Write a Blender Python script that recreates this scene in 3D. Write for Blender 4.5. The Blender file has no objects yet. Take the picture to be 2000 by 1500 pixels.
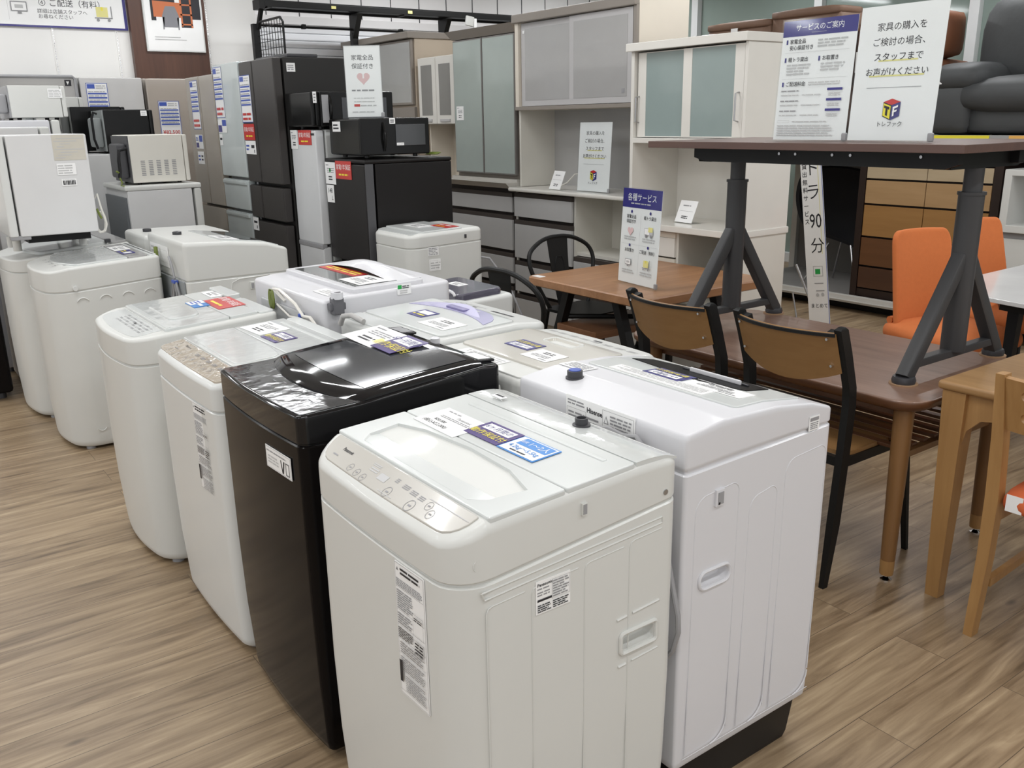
import bpy, bmesh, math, random
from mathutils import Vector, Matrix
random.seed(7)
SC = bpy.context.scene
C = SC.collection
# ---------------------------------------------------------------- camera, world, lights, exposure
FOC, PITCH, ROLL, YAW, EYE = 1751.78, 0.286774, -0.0174284, 0.6265, 1.5
def camera():
    sp, cp, sr, cr, s, c = math.sin(PITCH), math.cos(PITCH), math.sin(ROLL), math.cos(ROLL), math.sin(YAW), math.cos(YAW)
    M = Matrix(((1, 0, 0), (0, -sp, -cp), (0, cp, -sp)))
    A = Matrix(((cr, -sr, 0), (sr, cr, 0), (0, 0, 1)))
    W = Matrix(((c, -s, 0), (s, c, 0), (0, 0, 1)))
    R = A @ M @ W
    right, down, fwd = Vector(R[0]), Vector(R[1]), Vector(R[2])
    cd = bpy.data.cameras.new('camera'); co = bpy.data.objects.new('camera', cd); C.objects.link(co)
    cd.sensor_width = 36.0; cd.lens = FOC / 2000 * 36.0; cd.clip_start = .05; cd.clip_end = 60
    m = Matrix((right, -down, -fwd)).transposed().to_4x4(); m.translation = (0, 0, EYE)
    co.matrix_world = m; SC.camera = co
camera()
w = bpy.data.worlds.new('world'); SC.world = w; w.use_nodes = True
w.node_tree.nodes['Background'].inputs[0].default_value = (.96, .98, 1.0, 1)
w.node_tree.nodes['Background'].inputs[1].default_value = .88
SC.view_settings.view_transform = 'Standard'; SC.view_settings.look = 'None'
SC.view_settings.exposure = 0.0; SC.view_settings.gamma = 1.0; SC.view_settings.use_curve_mapping = False
CEIL = 3.0
LAMP_W = 17.0
def lamps():
    for x in (-1.6, .5, 2.6, 4.7, 6.8):
        for y in (-2.2, -.2, 1.8, 3.8, 5.8, 7.6):
            l = bpy.data.lights.new('ceiling_tube', 'AREA'); l.shape = 'RECTANGLE'; l.size = 1.25; l.size_y = .11
            l.energy = LAMP_W; l.color = (.965, .985, 1.0)
            o = bpy.data.objects.new('ceiling_tube', l); C.objects.link(o); o.location = (x, y, CEIL - .06)
lamps()
# ---------------------------------------------------------------- materials
MATS = {}
def _base(name):
    m = bpy.data.materials.new(name); m.use_nodes = True; nt = m.node_tree
    return m, nt, nt.nodes['Principled BSDF']
def mat(name, col, rough=.45, metal=0, coat=0, var=.035, scale=9, bump=0, bscale=60, trans=0, alpha=1, emit=0, spec=.5, ior=1.45):
    if name in MATS: return MATS[name]
    m, nt, b = _base(name); N, L = nt.nodes, nt.links
    tc = N.new('ShaderNodeTexCoord'); no = N.new('ShaderNodeTexNoise'); no.inputs['Scale'].default_value = scale; no.inputs['Detail'].default_value = 3
    L.new(tc.outputs['Object'], no.inputs['Vector'])
    mx = N.new('ShaderNodeMix'); mx.data_type = 'RGBA'
    mx.inputs['A'].default_value = tuple(max(0, c * (1 - var)) for c in col) + (1,)
    mx.inputs['B'].default_value = tuple(min(1, c * (1 + var)) for c in col) + (1,)
    L.new(no.outputs['Fac'], mx.inputs['Factor']); L.new(mx.outputs['Result'], b.inputs['Base Color'])
    b.inputs['Roughness'].default_value = rough; b.inputs['Metallic'].default_value = metal
    b.inputs['Coat Weight'].default_value = coat; b.inputs['Coat Roughness'].default_value = .06
    b.inputs['Specular IOR Level'].default_value = spec; b.inputs['IOR'].default_value = ior
    b.inputs['Transmission Weight'].default_value = trans; b.inputs['Alpha'].default_value = alpha
    if emit:
        L.new(mx.outputs['Result'], b.inputs['Emission Color']); b.inputs['Emission Strength'].default_value = emit
    if bump:
        n2 = N.new('ShaderNodeTexNoise'); n2.inputs['Scale'].default_value = bscale; n2.inputs['Detail'].default_value = 2
        L.new(tc.outputs['Object'], n2.inputs['Vector'])
        bp = N.new('ShaderNodeBump'); bp.inputs['Strength'].default_value = bump; bp.inputs['Distance'].default_value = .01
        L.new(n2.outputs['Fac'], bp.inputs['Height']); L.new(bp.outputs['Normal'], b.inputs['Normal'])
        L.new(bp.outputs['Normal'], b.inputs['Coat Normal'])
    MATS[name] = m; return m
def wood(name, c1, c2, axis=0, freq=14, rough=.4, stretch=.08, coat=0):
    if name in MATS: return MATS[name]
    m, nt, b = _base(name); N, L = nt.nodes, nt.links
    tc = N.new('ShaderNodeTexCoord'); mp = N.new('ShaderNodeMapping')
    s = [1, 1, 1]; s[axis] = stretch; mp.inputs['Scale'].default_value = s
    L.new(tc.outputs['Object'], mp.inputs['Vector'])
    n1 = N.new('ShaderNodeTexNoise'); n1.inputs['Scale'].default_value = freq; n1.inputs['Detail'].default_value = 6; n1.inputs['Distortion'].default_value = .8
    n2 = N.new('ShaderNodeTexNoise'); n2.inputs['Scale'].default_value = freq * 7; n2.inputs['Detail'].default_value = 4
    L.new(mp.outputs['Vector'], n1.inputs['Vector']); L.new(mp.outputs['Vector'], n2.inputs['Vector'])
    ad = N.new('ShaderNodeMath'); ad.operation = 'MULTIPLY_ADD'; ad.inputs[1].default_value = .35
    L.new(n2.outputs['Fac'], ad.inputs[0]); L.new(n1.outputs['Fac'], ad.inputs[2])
    cr = N.new('ShaderNodeValToRGB'); e = cr.color_ramp.elements
    e[0].position = .45; e[0].color = c1 + (1,); e[1].position = .95; e[1].color = c2 + (1,)
    L.new(ad.outputs[0], cr.inputs['Fac']); L.new(cr.outputs['Color'], b.inputs['Base Color'])
    b.inputs['Roughness'].default_value = rough; b.inputs['Coat Weight'].default_value = coat
    bp = N.new('ShaderNodeBump'); bp.inputs['Strength'].default_value = .06; bp.inputs['Distance'].default_value = .004
    L.new(n2.outputs['Fac'], bp.inputs['Height']); L.new(bp.outputs['Normal'], b.inputs['Normal'])
    MATS[name] = m; return m
def floor_mat():
    m, nt, b = _base('vinyl_planks'); N, L = nt.nodes, nt.links
    tc = N.new('ShaderNodeTexCoord')
    br = N.new('ShaderNodeTexBrick'); br.offset = .37; br.inputs['Scale'].default_value = 1
    br.inputs['Brick Width'].default_value = 1.15; br.inputs['Row Height'].default_value = .155
    br.inputs['Mortar Size'].default_value = .0012; br.inputs['Mortar Smooth'].default_value = .4
    br.inputs['Color1'].default_value = (.0, .0, .0, 1); br.inputs['Color2'].default_value = (1, 1, 1, 1); br.inputs['Mortar'].default_value = (.5, .5, .5, 1)
    L.new(tc.outputs['Object'], br.inputs['Vector'])
    # per-plank offset so that the grain breaks at each plank
    mulv = N.new('ShaderNodeVectorMath'); mulv.operation = 'MULTIPLY_ADD'; mulv.inputs[1].default_value = (7.3, 3.1, 5.7)
    L.new(br.outputs['Color'], mulv.inputs[0]); L.new(tc.outputs['Object'], mulv.inputs[2])
    mp = N.new('ShaderNodeMapping'); mp.inputs['Scale'].default_value = (.7, 7.0, 1); L.new(mulv.outputs[0], mp.inputs['Vector'])
    n1 = N.new('ShaderNodeTexNoise'); n1.inputs['Scale'].default_value = 2.6; n1.inputs['Detail'].default_value = 7; n1.inputs['Roughness'].default_value = .62; n1.inputs['Distortion'].default_value = .9
    L.new(mp.outputs[0], n1.inputs['Vector'])
    mp2 = N.new('ShaderNodeMapping'); mp2.inputs['Scale'].default_value = (1.4, 30, 1); L.new(mulv.outputs[0], mp2.inputs['Vector'])
    n2 = N.new('ShaderNodeTexNoise'); n2.inputs['Scale'].default_value = 2.0; n2.inputs['Detail'].default_value = 5; n2.inputs['Distortion'].default_value = .5
    L.new(mp2.outputs[0], n2.inputs['Vector'])
    # cathedral grain: distorted bands, only here and there
    mp3 = N.new('ShaderNodeMapping'); mp3.inputs['Scale'].default_value = (.55, 5.0, 1); L.new(mulv.outputs[0], mp3.inputs['Vector'])
    wv = N.new('ShaderNodeTexNoise'); wv.inputs['Scale'].default_value = 1.3; wv.inputs['Detail'].default_value = 1.5; L.new(mp3.outputs[0], wv.inputs['Vector'])
    sn = N.new('ShaderNodeMath'); sn.operation = 'MULTIPLY'; sn.inputs[1].default_value = 75; L.new(wv.outputs['Fac'], sn.inputs[0])
    si = N.new('ShaderNodeMath'); si.operation = 'SINE'; L.new(sn.outputs[0], si.inputs[0])
    msk = N.new('ShaderNodeTexNoise'); msk.inputs['Scale'].default_value = .9; L.new(mp3.outputs[0], msk.inputs['Vector'])
    mr = N.new('ShaderNodeMapRange'); mr.inputs['From Min'].default_value = .52; mr.inputs['From Max'].default_value = .66; L.new(msk.outputs['Fac'], mr.inputs['Value'])
    ml = N.new('ShaderNodeMath'); ml.operation = 'MULTIPLY'; L.new(si.outputs[0], ml.inputs[0]); L.new(mr.outputs[0], ml.inputs[1])
    sc = N.new('ShaderNodeMath'); sc.operation = 'MULTIPLY_ADD'; sc.inputs[1].default_value = .055; L.new(ml.outputs[0], sc.inputs[0])
    a1 = N.new('ShaderNodeMath'); a1.operation = 'MULTIPLY_ADD'; a1.inputs[1].default_value = .37; L.new(n2.outputs['Fac'], a1.inputs[0]); L.new(n1.outputs['Fac'], a1.inputs[2])
    L.new(a1.outputs[0], sc.inputs[2])
    a2 = N.new('ShaderNodeMath'); a2.operation = 'MULTIPLY_ADD'; a2.inputs[1].default_value = .09; L.new(br.outputs['Color'], a2.inputs[0]); L.new(sc.outputs[0], a2.inputs[2])
    cr = N.new('ShaderNodeValToRGB'); e = cr.color_ramp.elements
    e[0].position = .48; e[0].color = (.125, .083, .046, 1); e[1].position = .98; e[1].color = (.46, .35, .222, 1)
    k = e.new(.64); k.color = (.232, .162, .096, 1); k = e.new(.80); k.color = (.325, .236, .145, 1)
    L.new(a2.outputs[0], cr.inputs['Fac'])
    # knots
    mp4 = N.new('ShaderNodeMapping'); mp4.inputs['Scale'].default_value = (1.6, 4.2, 1); L.new(mulv.outputs[0], mp4.inputs['Vector'])
    vo = N.new('ShaderNodeTexVoronoi'); vo.inputs['Scale'].default_value = 1.5; L.new(mp4.outputs[0], vo.inputs['Vector'])
    kr = N.new('ShaderNodeMapRange'); kr.inputs['From Min'].default_value = .035; kr.inputs['From Max'].default_value = .10; L.new(vo.outputs['Distance'], kr.inputs['Value'])
    mx = N.new('ShaderNodeMix'); mx.data_type = 'RGBA'; mx.inputs['A'].default_value = (.085, .055, .032, 1); L.new(kr.outputs[0], mx.inputs['Factor']); L.new(cr.outputs['Color'], mx.inputs['B'])
    mm = N.new('ShaderNodeMix'); mm.data_type = 'RGBA'; mm.inputs['B'].default_value = (.10, .07, .045, 1); L.new(br.outputs['Fac'], mm.inputs['Factor']); L.new(mx.outputs['Result'], mm.inputs['A'])
    L.new(mm.outputs['Result'], b.inputs['Base Color'])
    b.inputs['Roughness'].default_value = .38
    bp = N.new('ShaderNodeBump'); bp.inputs['Strength'].default_value = .10; bp.inputs['Distance'].default_value = .003
    L.new(n2.outputs['Fac'], bp.inputs['Height']); L.new(bp.outputs['Normal'], b.inputs['Normal'])
    return m
WHITE = mat('white_enamel', (.65, .66, .645), .32, coat=.2, var=.015)
WHITE_C = mat('cool_white_enamel', (.65, .65, .675), .34, coat=.2, var=.015)
WHITE_W = mat('warm_white_enamel', (.63, .635, .61), .36, coat=.15, var=.015)
TOPW = mat('white_glossy_lid', (.585, .605, .595), .22, coat=.35, var=.01, bump=.01, bscale=14)
TOPF = mat('white_lid_under_film', (.585, .605, .595), .2, coat=.8, var=.01, bump=.09, bscale=22)
PANELG = mat('warm_grey_panel', (.47, .45, .41), .22, coat=.4, var=.02)
PANELB = mat('beige_panel_film', (.45, .39, .31), .12, coat=1, var=.03, bump=.35, bscale=30)
GREYP = mat('grey_plastic', (.30, .30, .31), .45)
DGREY = mat('dark_grey_plastic', (.045, .045, .05), .4)
BLACK = mat('black_plastic', (.008, .008, .009), .4, spec=.3)
BLKGL = mat('black_gloss', (.005, .005, .006), .05, spec=.5, bump=.012, bscale=9)
BLKOV = mat('black_oven_gloss', (.008, .008, .008), .16, spec=.3)
BLKFILM = mat('black_gloss_film', (.010, .010, .012), .12, coat=.5, bump=.16, bscale=18)
BLKBODY = mat('black_lacquer_steel', (.006, .005, .005), .16, spec=.12)
BLKMAT = mat('matte_black_steel', (.009, .009, .009), .45, spec=.3)
BLKFR = mat('black_grain_steel', (.009, .008, .008), .42, spec=.3, bump=.04, bscale=300)
GLASSDK = mat('smoked_glass', (.05, .053, .058), .10, coat=.3)
TAUPE = mat('taupe_glass_door', (.33, .29, .24), .15, coat=.6)
TAUPE2 = mat('taupe_steel_side', (.26, .23, .19), .35)
SILVERW = mat('pale_silver_glass', (.55, .60, .60), .12, coat=.6)
PAPER = mat('paper_white', (.86, .86, .855), .4, coat=.2)
INK = mat('ink_black', (.02, .02, .025), .5)
INKG = mat('ink_grey', (.28, .28, .29), .5)
INKL = mat('ink_pale_grey', (.50, .50, .50), .5)
INKB = mat('ink_blue', (.055, .10, .42), .4)
NAVY = mat('ink_navy', (.035, .03, .20), .35, coat=.3)
PURP = mat('ink_purple', (.05, .022, .17), .3, coat=.4)
SKYB = mat('ink_sky_blue', (.025, .22, .62), .3, coat=.4)
RED = mat('ink_red', (.55, .035, .03), .35, coat=.3)
YEL = mat('ink_yellow', (.80, .70, .05), .4)
LEMON = mat('ink_lemon', (.74, .69, .27), .4)
GREEN = mat('ink_green', (.02, .35, .07), .4)
PINK = mat('ink_pink', (.72, .50, .50), .5)
def clear_mat():
    m, nt, b = _base('clear_acrylic'); N, L = nt.nodes, nt.links
    tr = N.new('ShaderNodeBsdfTransparent'); tr.inputs[0].default_value = (.97, .98, .98, 1); gl = N.new('ShaderNodeBsdfGlossy'); gl.inputs['Roughness'].default_value = .08
    mx = N.new('ShaderNodeMixShader'); mx.inputs[0].default_value = .022
    L.new(tr.outputs[0], mx.inputs[1]); L.new(gl.outputs[0], mx.inputs[2]); L.new(mx.outputs[0], N['Material Output'].inputs['Surface']); return m
ACRYL = clear_mat()
CHROME = mat('chrome', (.75, .75, .76), .12, metal=1)
STEEL = mat('brushed_steel', (.45, .45, .46), .35, metal=1)
CREAM = mat('cream_laminate', (.70, .64, .55), .5)
CREAM2 = mat('ivory_laminate', (.68, .66, .60), .42)
IVORY = mat('ivory_gloss', (.74, .72, .67), .25, coat=.4)
GREYLAM = mat('grey_gloss_laminate', (.48, .475, .47), .22, coat=.4)
GREYEDGE = mat('taupe_edge_trim', (.27, .24, .21), .4)
DKRECESS = mat('dark_brown_recess', (.055, .045, .04), .5)
FROST = mat('frosted_grey_glass', (.40, .395, .39), .18, coat=.5)
FROSTG = mat('frosted_green_glass', (.36, .41, .385), .16, coat=.5)
FROSTT = mat('frosted_teal_glass', (.28, .345, .335), .2, coat=.4)
FRAMEAL = mat('aluminium_frame', (.50, .49, .49), .35)
# ---------------------------------------------------------------- mesh helper
class B:
    """Collects shapes into one bmesh; .mi is the material slot of what is added next."""
    def __init__(s): s.bm = bmesh.new(); s.mi = 0; s.n = 0
    def _merge(s, b2, M=None):
        if M is not None: b2.transform(M)
        bmesh.ops.recalc_face_normals(b2, faces=b2.faces[:])
        for f in b2.faces: f.material_index = s.mi
        me = bpy.data.meshes.new('t'); b2.to_mesh(me); b2.free(); s.bm.from_mesh(me); bpy.data.meshes.remove(me); return s
    def box(s, x0, x1, y0, y1, z0, z1, bev=0, seg=2, M=None):
        e = min((s.n % 7) * 1.5e-4, .04 * min(abs(x1 - x0), abs(y1 - y0), abs(z1 - z0))); s.n += 1     # keeps touching faces from lying in one plane
        x0, x1, y0, y1, z0, z1 = min(x0, x1) + e, max(x0, x1) - e, min(y0, y1) + e, max(y0, y1) - e, min(z0, z1) + e, max(z0, z1) - e
        b = bmesh.new(); bmesh.ops.create_cube(b, size=1)
        for v in b.verts: v.co = Vector(((x0 + x1) / 2 + v.co.x * abs(x1 - x0), (y0 + y1) / 2 + v.co.y * abs(y1 - y0), (z0 + z1) / 2 + v.co.z * abs(z1 - z0)))
        if bev:
            bev = min(bev, .49 * min(abs(x1 - x0), abs(y1 - y0), abs(z1 - z0)))
            bmesh.ops.bevel(b, geom=b.edges[:], offset=bev, segments=seg, profile=.5, affect='EDGES')
        return s._merge(b, M)
    def loft(s, rings, cap0=True, cap1=True, M=None):
        b = bmesh.new(); vs = [[b.verts.new(p) for p in r] for r in rings]; n = len(rings[0])
        for a, c in zip(vs, vs[1:]):
            for i in range(n): b.faces.new((a[i], a[(i + 1) % n], c[(i + 1) % n], c[i]))
        if cap0: b.faces.new(list(reversed(vs[0])))
        if cap1: b.faces.new(vs[-1])
        return s._merge(b, M)
    def tube(s, pts, r, seg=8, closed=False, flat=None, M=None):
        pts = [Vector(p) for p in pts]; n = len(pts); rings = []; prev = None
        rr = r if isinstance(r, (list, tuple)) else [r] * n
        for i, p in enumerate(pts):
            a = pts[(i - 1) % n] if (closed or i > 0) else p; c = pts[(i + 1) % n] if (closed or i < n - 1) else p
            t = (c - a).normalized()
            if prev is None:
                up = Vector((0, 0, 1)) if abs(t.z) < .9 else Vector((1, 0, 0))
                nx = t.cross(up).normalized()
            else:
                nx = (prev - t * prev.dot(t)).normalized()
            prev = nx; ny = t.cross(nx)
            q = flat if flat else 1
            rings.append([p + nx * (rr[i] * math.cos(2 * math.pi * k / seg)) + ny * (rr[i] * q * math.sin(2 * math.pi * k / seg)) for k in range(seg)])
        if closed:
            rings.append(rings[0]); return s.loft(rings, False, False, M)
        return s.loft(rings, True, True, M)
    def cyl(s, p0, p1, r0, r1=None, seg=16, M=None): return s.tube([p0, p1], [r0, r0 if r1 is None else r1], seg, M=M)
    def lathe(s, prof, c=(0, 0), seg=20, M=None):
        return s.loft([[(c[0] + r * math.cos(2 * math.pi * k / seg), c[1] + r * math.sin(2 * math.pi * k / seg), z) for k in range(seg)] for r, z in prof], M=M)
    def bar(s, p0, p1, w, h, up=(0, 0, 1), bev=0, w1=None, h1=None):
        """a straight bar of w x h section from p0 to p1"""
        p0, p1 = Vector(p0), Vector(p1); t = (p1 - p0).normalized(); u = Vector(up)
        a = t.cross(u).normalized(); c = a.cross(t)
        w1 = w if w1 is None else w1; h1 = h if h1 is None else h1
        def rg(p, w, h):
            k = min(bev, .45 * min(w, h)) if bev else 0
            o = [(-w / 2, -h / 2), (w / 2, -h / 2), (w / 2, h / 2), (-w / 2, h / 2)]
            if not k: return [p + a * x + c * y for x, y in o]
            r = []
            for (x, y) in o:
                sx, sy = (1 if x > 0 else -1), (1 if y > 0 else -1)
                e = [(x - sx * k, y), (x - sx * k * .3, y - sy * k * .3), (x, y - sy * k)]
                if sx * sy > 0: e.reverse()
                # keep winding
                r += [e[2], e[1], e[0]] if sx * sy > 0 and False else e
            return [p + a * x + c * y for x, y in r]
        return s.loft([rg(p0, w, h), rg(p1, w1, h1)])
    def prism(s, poly, axis, a0, a1, bev=0):
        """extrude a polygon given in the two other axes along axis (0,1,2)"""
        def P(q, a):
            l = list(q); l.insert(axis, a); return l
        b = bmesh.new(); lo = [b.verts.new(P(q, a0)) for q in poly]; hi = [b.verts.new(P(q, a1)) for q in poly]; n = len(poly)
        for i in range(n): b.faces.new((lo[i], lo[(i + 1) % n], hi[(i + 1) % n], hi[i]))
        b.faces.new(list(reversed(lo))); b.faces.new(hi)
        if bev: bmesh.ops.bevel(b, geom=b.edges[:], offset=bev, segments=2, profile=.5, affect='EDGES')
        return s._merge(b)
    def quad(s, pts):
        b = bmesh.new(); b.faces.new([b.verts.new(p) for p in pts])
        for f in b.faces: f.material_index = s.mi
        me = bpy.data.meshes.new('t'); b.to_mesh(me); b.free(); s.bm.from_mesh(me); bpy.data.meshes.remove(me); return s
    def grid(s, f, nu, nv, closed_u=False):
        b = bmesh.new(); V = [[b.verts.new(f(i / nu, j / nv)) for j in range(nv + 1)] for i in range(nu + (0 if closed_u else 1))]
        m = len(V)
        for i in range(nu):
            for j in range(nv): b.faces.new((V[i][j], V[(i + 1) % m][j], V[(i + 1) % m][j + 1], V[i][j + 1]))
        return s._merge(b)
    def sheet(s, f, nu, nv, th):
        """a shell of thickness th over the surface f(u,v)"""
        b = bmesh.new(); V = [[b.verts.new(f(i / nu, j / nv)) for j in range(nv + 1)] for i in range(nu + 1)]
        for i in range(nu):
            for j in range(nv): b.faces.new((V[i][j], V[i + 1][j], V[i + 1][j + 1], V[i][j + 1]))
        bmesh.ops.recalc_face_normals(b, faces=b.faces[:])
        bmesh.ops.solidify(b, geom=b.faces[:], thickness=th)
        return s._merge(b)
    def text(s, body, size, M, bold=0, align='CENTER', sx=1):
        cu = bpy.data.curves.new('t', 'FONT'); cu.body = body; cu.size = size; cu.align_x = align; cu.align_y = 'CENTER'
        cu.resolution_u = 2; cu.offset = bold * size
        ob = bpy.data.objects.new('t', cu); me = bpy.data.meshes.new_from_object(ob)
        b = bmesh.new(); b.from_mesh(me); bpy.data.meshes.remove(me); bpy.data.objects.remove(ob); bpy.data.curves.remove(cu)
        b.transform(M @ Matrix.Diagonal((sx, 1, 1, 1)))
        for f in b.faces: f.material_index = s.mi
        me = bpy.data.meshes.new('t'); b.to_mesh(me); b.free(); s.bm.from_mesh(me); bpy.data.meshes.remove(me); return s
def arc(cx, cy, r, a0, a1, n): return [(cx + r * math.cos(math.radians(a0 + (a1 - a0) * i / n)), cy + r * math.sin(math.radians(a0 + (a1 - a0) * i / n))) for i in range(n + 1)]
def rrect(x0, x1, y0, y1, r, n=5):
    r = r if isinstance(r, (list, tuple)) else [r] * 4     # corners (x0,y0) (x1,y0) (x1,y1) (x0,y1)
    return (arc(x0 + r[0], y0 + r[0], r[0], 180, 270, n) + arc(x1 - r[1], y0 + r[1], r[1], 270, 360, n)
            + arc(x1 - r[2], y1 - r[2], r[2], 0, 90, n) + arc(x0 + r[3], y1 - r[3], r[3], 90, 180, n))
# ---------------------------------------------------------------- things, parts
class Thing:
    def __init__(s, name, label, cat, loc=(0, 0, 0), group=None):
        o = bpy.data.objects.new(name, None); C.objects.link(o); o.empty_display_size = .1
        o.location = loc; o['label'] = label; o['category'] = cat
        if group: o['group'] = group
        s.o = o; s.loc = Vector(loc)
    def part(s, name, b, mats, parent=None, warp=None, cuts=(), smooth=40, label=None):
        ob = mesh_obj(name, b, mats, warp, cuts, smooth, -s.loc)
        ob.parent = parent if parent is not None else s.o
        if label: ob['label'] = label
        return ob
def mesh_obj(name, b, mats, warp=None, cuts=(), smooth=40, off=None):
    bm = b.bm
    for x in cuts: bmesh.ops.bisect_plane(bm, geom=bm.verts[:] + bm.edges[:] + bm.faces[:], plane_co=(x, 0, 0), plane_no=(1, 0, 0))
    if warp:
        for v in bm.verts: v.co.z = warp(v.co.x, v.co.z)
    if off is not None: bmesh.ops.translate(bm, verts=bm.verts[:], vec=off)
    me = bpy.data.meshes.new(name); bm.to_mesh(me); bm.free()
    if not isinstance(mats, (list, tuple)): mats = [mats]
    for m in mats: me.materials.append(m)
    ob = bpy.data.objects.new(name, me); C.objects.link(ob)
    if smooth:
        for p in me.polygons: p.use_smooth = True
        me.set_sharp_from_angle(angle=math.radians(smooth))
        if smooth <= 40:
            wn = ob.modifiers.new('weighted', 'WEIGHTED_NORMAL'); wn.keep_sharp = True; wn.mode = 'FACE_AREA'; wn.weight = 80
    return ob
def single(name, b, mats, label, cat, loc=(0, 0, 0), group=None, smooth=40):
    ob = mesh_obj(name, b, mats, smooth=smooth, off=-Vector(loc)); ob.location = loc
    ob['label'] = label; ob['category'] = cat
    if group: ob['group'] = group
    return ob
def struct(name, b, mats, smooth=40):
    ob = mesh_obj(name, b, mats, smooth=smooth); ob['kind'] = 'structure'; return ob
def carve(ob, b, ang=40):
    """take the closed shape b (in world coordinates) out of ob"""
    root = ob
    off = Vector((0, 0, 0))
    while root is not None: off += root.location; root = root.parent
    c = mesh_obj('cutter', b, [WHITE], off=-off)
    par = ob.parent; ob.parent = None; ob.modifiers.clear(); c.modifiers.clear()
    md = ob.modifiers.new('b', 'BOOLEAN'); md.operation = 'DIFFERENCE'; md.object = c; md.solver = 'EXACT'
    bpy.context.view_layer.update()
    me = bpy.data.meshes.new_from_object(ob.evaluated_get(bpy.context.evaluated_depsgraph_get()))
    ob.modifiers.clear(); old = ob.data; ob.data = me; me.name = ob.name
    bpy.data.meshes.remove(old); bpy.data.objects.remove(c); ob.parent = par
    for p in me.polygons: p.use_smooth = True
    me.set_sharp_from_angle(angle=math.radians(ang))
    wn = ob.modifiers.new('weighted', 'WEIGHTED_NORMAL'); wn.keep_sharp = True; wn.weight = 80
def copy_thing(root, loc, rotz=0, label=None, group=None):
    r = root.copy(); C.objects.link(r); r.location = loc; r.rotation_euler = (0, 0, rotz)
    if label: r['label'] = label
    if group: r['group'] = group
    def rec(src, dst):
        for ch in list(src.children):
            c = ch.copy(); C.objects.link(c); c.parent = dst; rec(ch, c)
    rec(root, r); return r
# stickers: a thin card with printing, in the frame origin o (its lower left corner), u to the right, v up
_SM = [PAPER, INK, INKG, INKL, INKB, NAVY, PURP, SKYB, RED, YEL, LEMON, GREEN, PINK]
_SI = dict(w=0, k=1, g=2, l=3, b=4, n=5, p=6, s=7, r=8, y=9, e=10, G=11, P=12)
def card(o, u, v, wd, ht, items=(), base='w', th=.0012, b=None, gap=.0004, corner=0):
    o, u, v = Vector(o), Vector(u).normalized(), Vector(v).normalized(); n = u.cross(v)
    F = Matrix((u, v, n)).transposed().to_4x4(); F.translation = o
    b = b or B(); b.mi = _SI[base]
    if corner: b.loft([[F @ Vector((x, y, z)) for x, y in rrect(0, wd, 0, ht, corner, 4)] for z in (0, th)])
    else: b.box(0, wd, 0, ht, 0, th, M=F)
    k = 1
    for it in items:
        z = th + gap * k; kd = it[0]
        if kd == 'r':
            _, x, y, w_, h_, m = it; b.mi = _SI[m]; b.quad([F @ Vector(q) for q in ((x, y, z), (x + w_, y, z), (x + w_, y + h_, z), (x, y + h_, z))]); k += 1
        elif kd == 'c':          # disc or ring
            _, x, y, r, m = it; b.mi = _SI[m]; b.quad([F @ Vector((x + r * math.cos(a * math.pi / 9), y + r * math.sin(a * math.pi / 9), z)) for a in range(18)]); k += 1
        elif kd == 'f':          # frame line
            _, x, y, w_, h_, t, m = it; b.mi = _SI[m]
            for (xa, ya, xb_, yb_) in ((x, y, x + w_, y + t), (x, y + h_ - t, x + w_, y + h_), (x, y, x + t, y + h_), (x + w_ - t, y, x + w_, y + h_)):
                b.quad([F @ Vector(q) for q in ((xa, ya, z), (xb_, ya, z), (xb_, yb_, z), (xa, yb_, z))])
        elif kd == 'q':          # any polygon
            _, pts, m = it; b.mi = _SI[m]; b.quad([F @ Vector((x, y, z)) for x, y in pts]); k += 1
        elif kd == 't':
            _, s_, x, y, size, m = it[:6]; bold = it[6] if len(it) > 6 else 0; al = it[7] if len(it) > 7 else 'CENTER'; sx = it[8] if len(it) > 8 else 1
            b.mi = _SI[m]; b.text(s_, size, F @ Matrix.Translation((x, y, z)), bold, al, sx); 
        elif kd == 'l':          # fine print too small to read: broken rules
            _, x, y, w_, h_, nl, m = it; b.mi = _SI[m]; p = h_ / nl
            for i in range(nl):
                yy = y + h_ - (i + .78) * p; xx = x; end = x + w_ * (random.uniform(.7, 1) if i % 3 == 2 else random.uniform(.9, 1))
                while xx < end:
                    l = min(end - xx, random.uniform(1.2, 4.5) * p)
                    b.quad([F @ Vector(q) for q in ((xx, yy, z), (xx + l, yy, z), (xx + l, yy + p * .5, z), (xx, yy + p * .5, z))]); xx += l + p * random.uniform(.25, .6)
    return b
# ---------------------------------------------------------------- the shop: floor, walls, ceiling
WALLM = mat('wall_paint', (.85, .84, .82), .7, var=.02, scale=2)
WALLG = mat('wall_paint_upper', (.88, .865, .865), .6, var=.02, scale=2)
SLAT = mat('white_slat_panel', (.88, .89, .92), .5, var=.01)
BROWN = wood('brown_veneer', (.062, .026, .017), (.115, .05, .03), axis=2, freq=9, rough=.35)
struct('floor', B().box(-4, 9.6, -4.5, 8.8, -.06, 0), [floor_mat()], 0)
struct('ceiling', B().box(-4, 9.6, -4.5, 8.8, CEIL, CEIL + .06), [mat('ceiling_board', (.72, .71, .69), .8)], 0)
b = B().box(-4, 9.6, 8.6, 8.75, 0, CEIL)
struct('wall_far', b, [WALLM, DKRECESS], 0)
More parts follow.
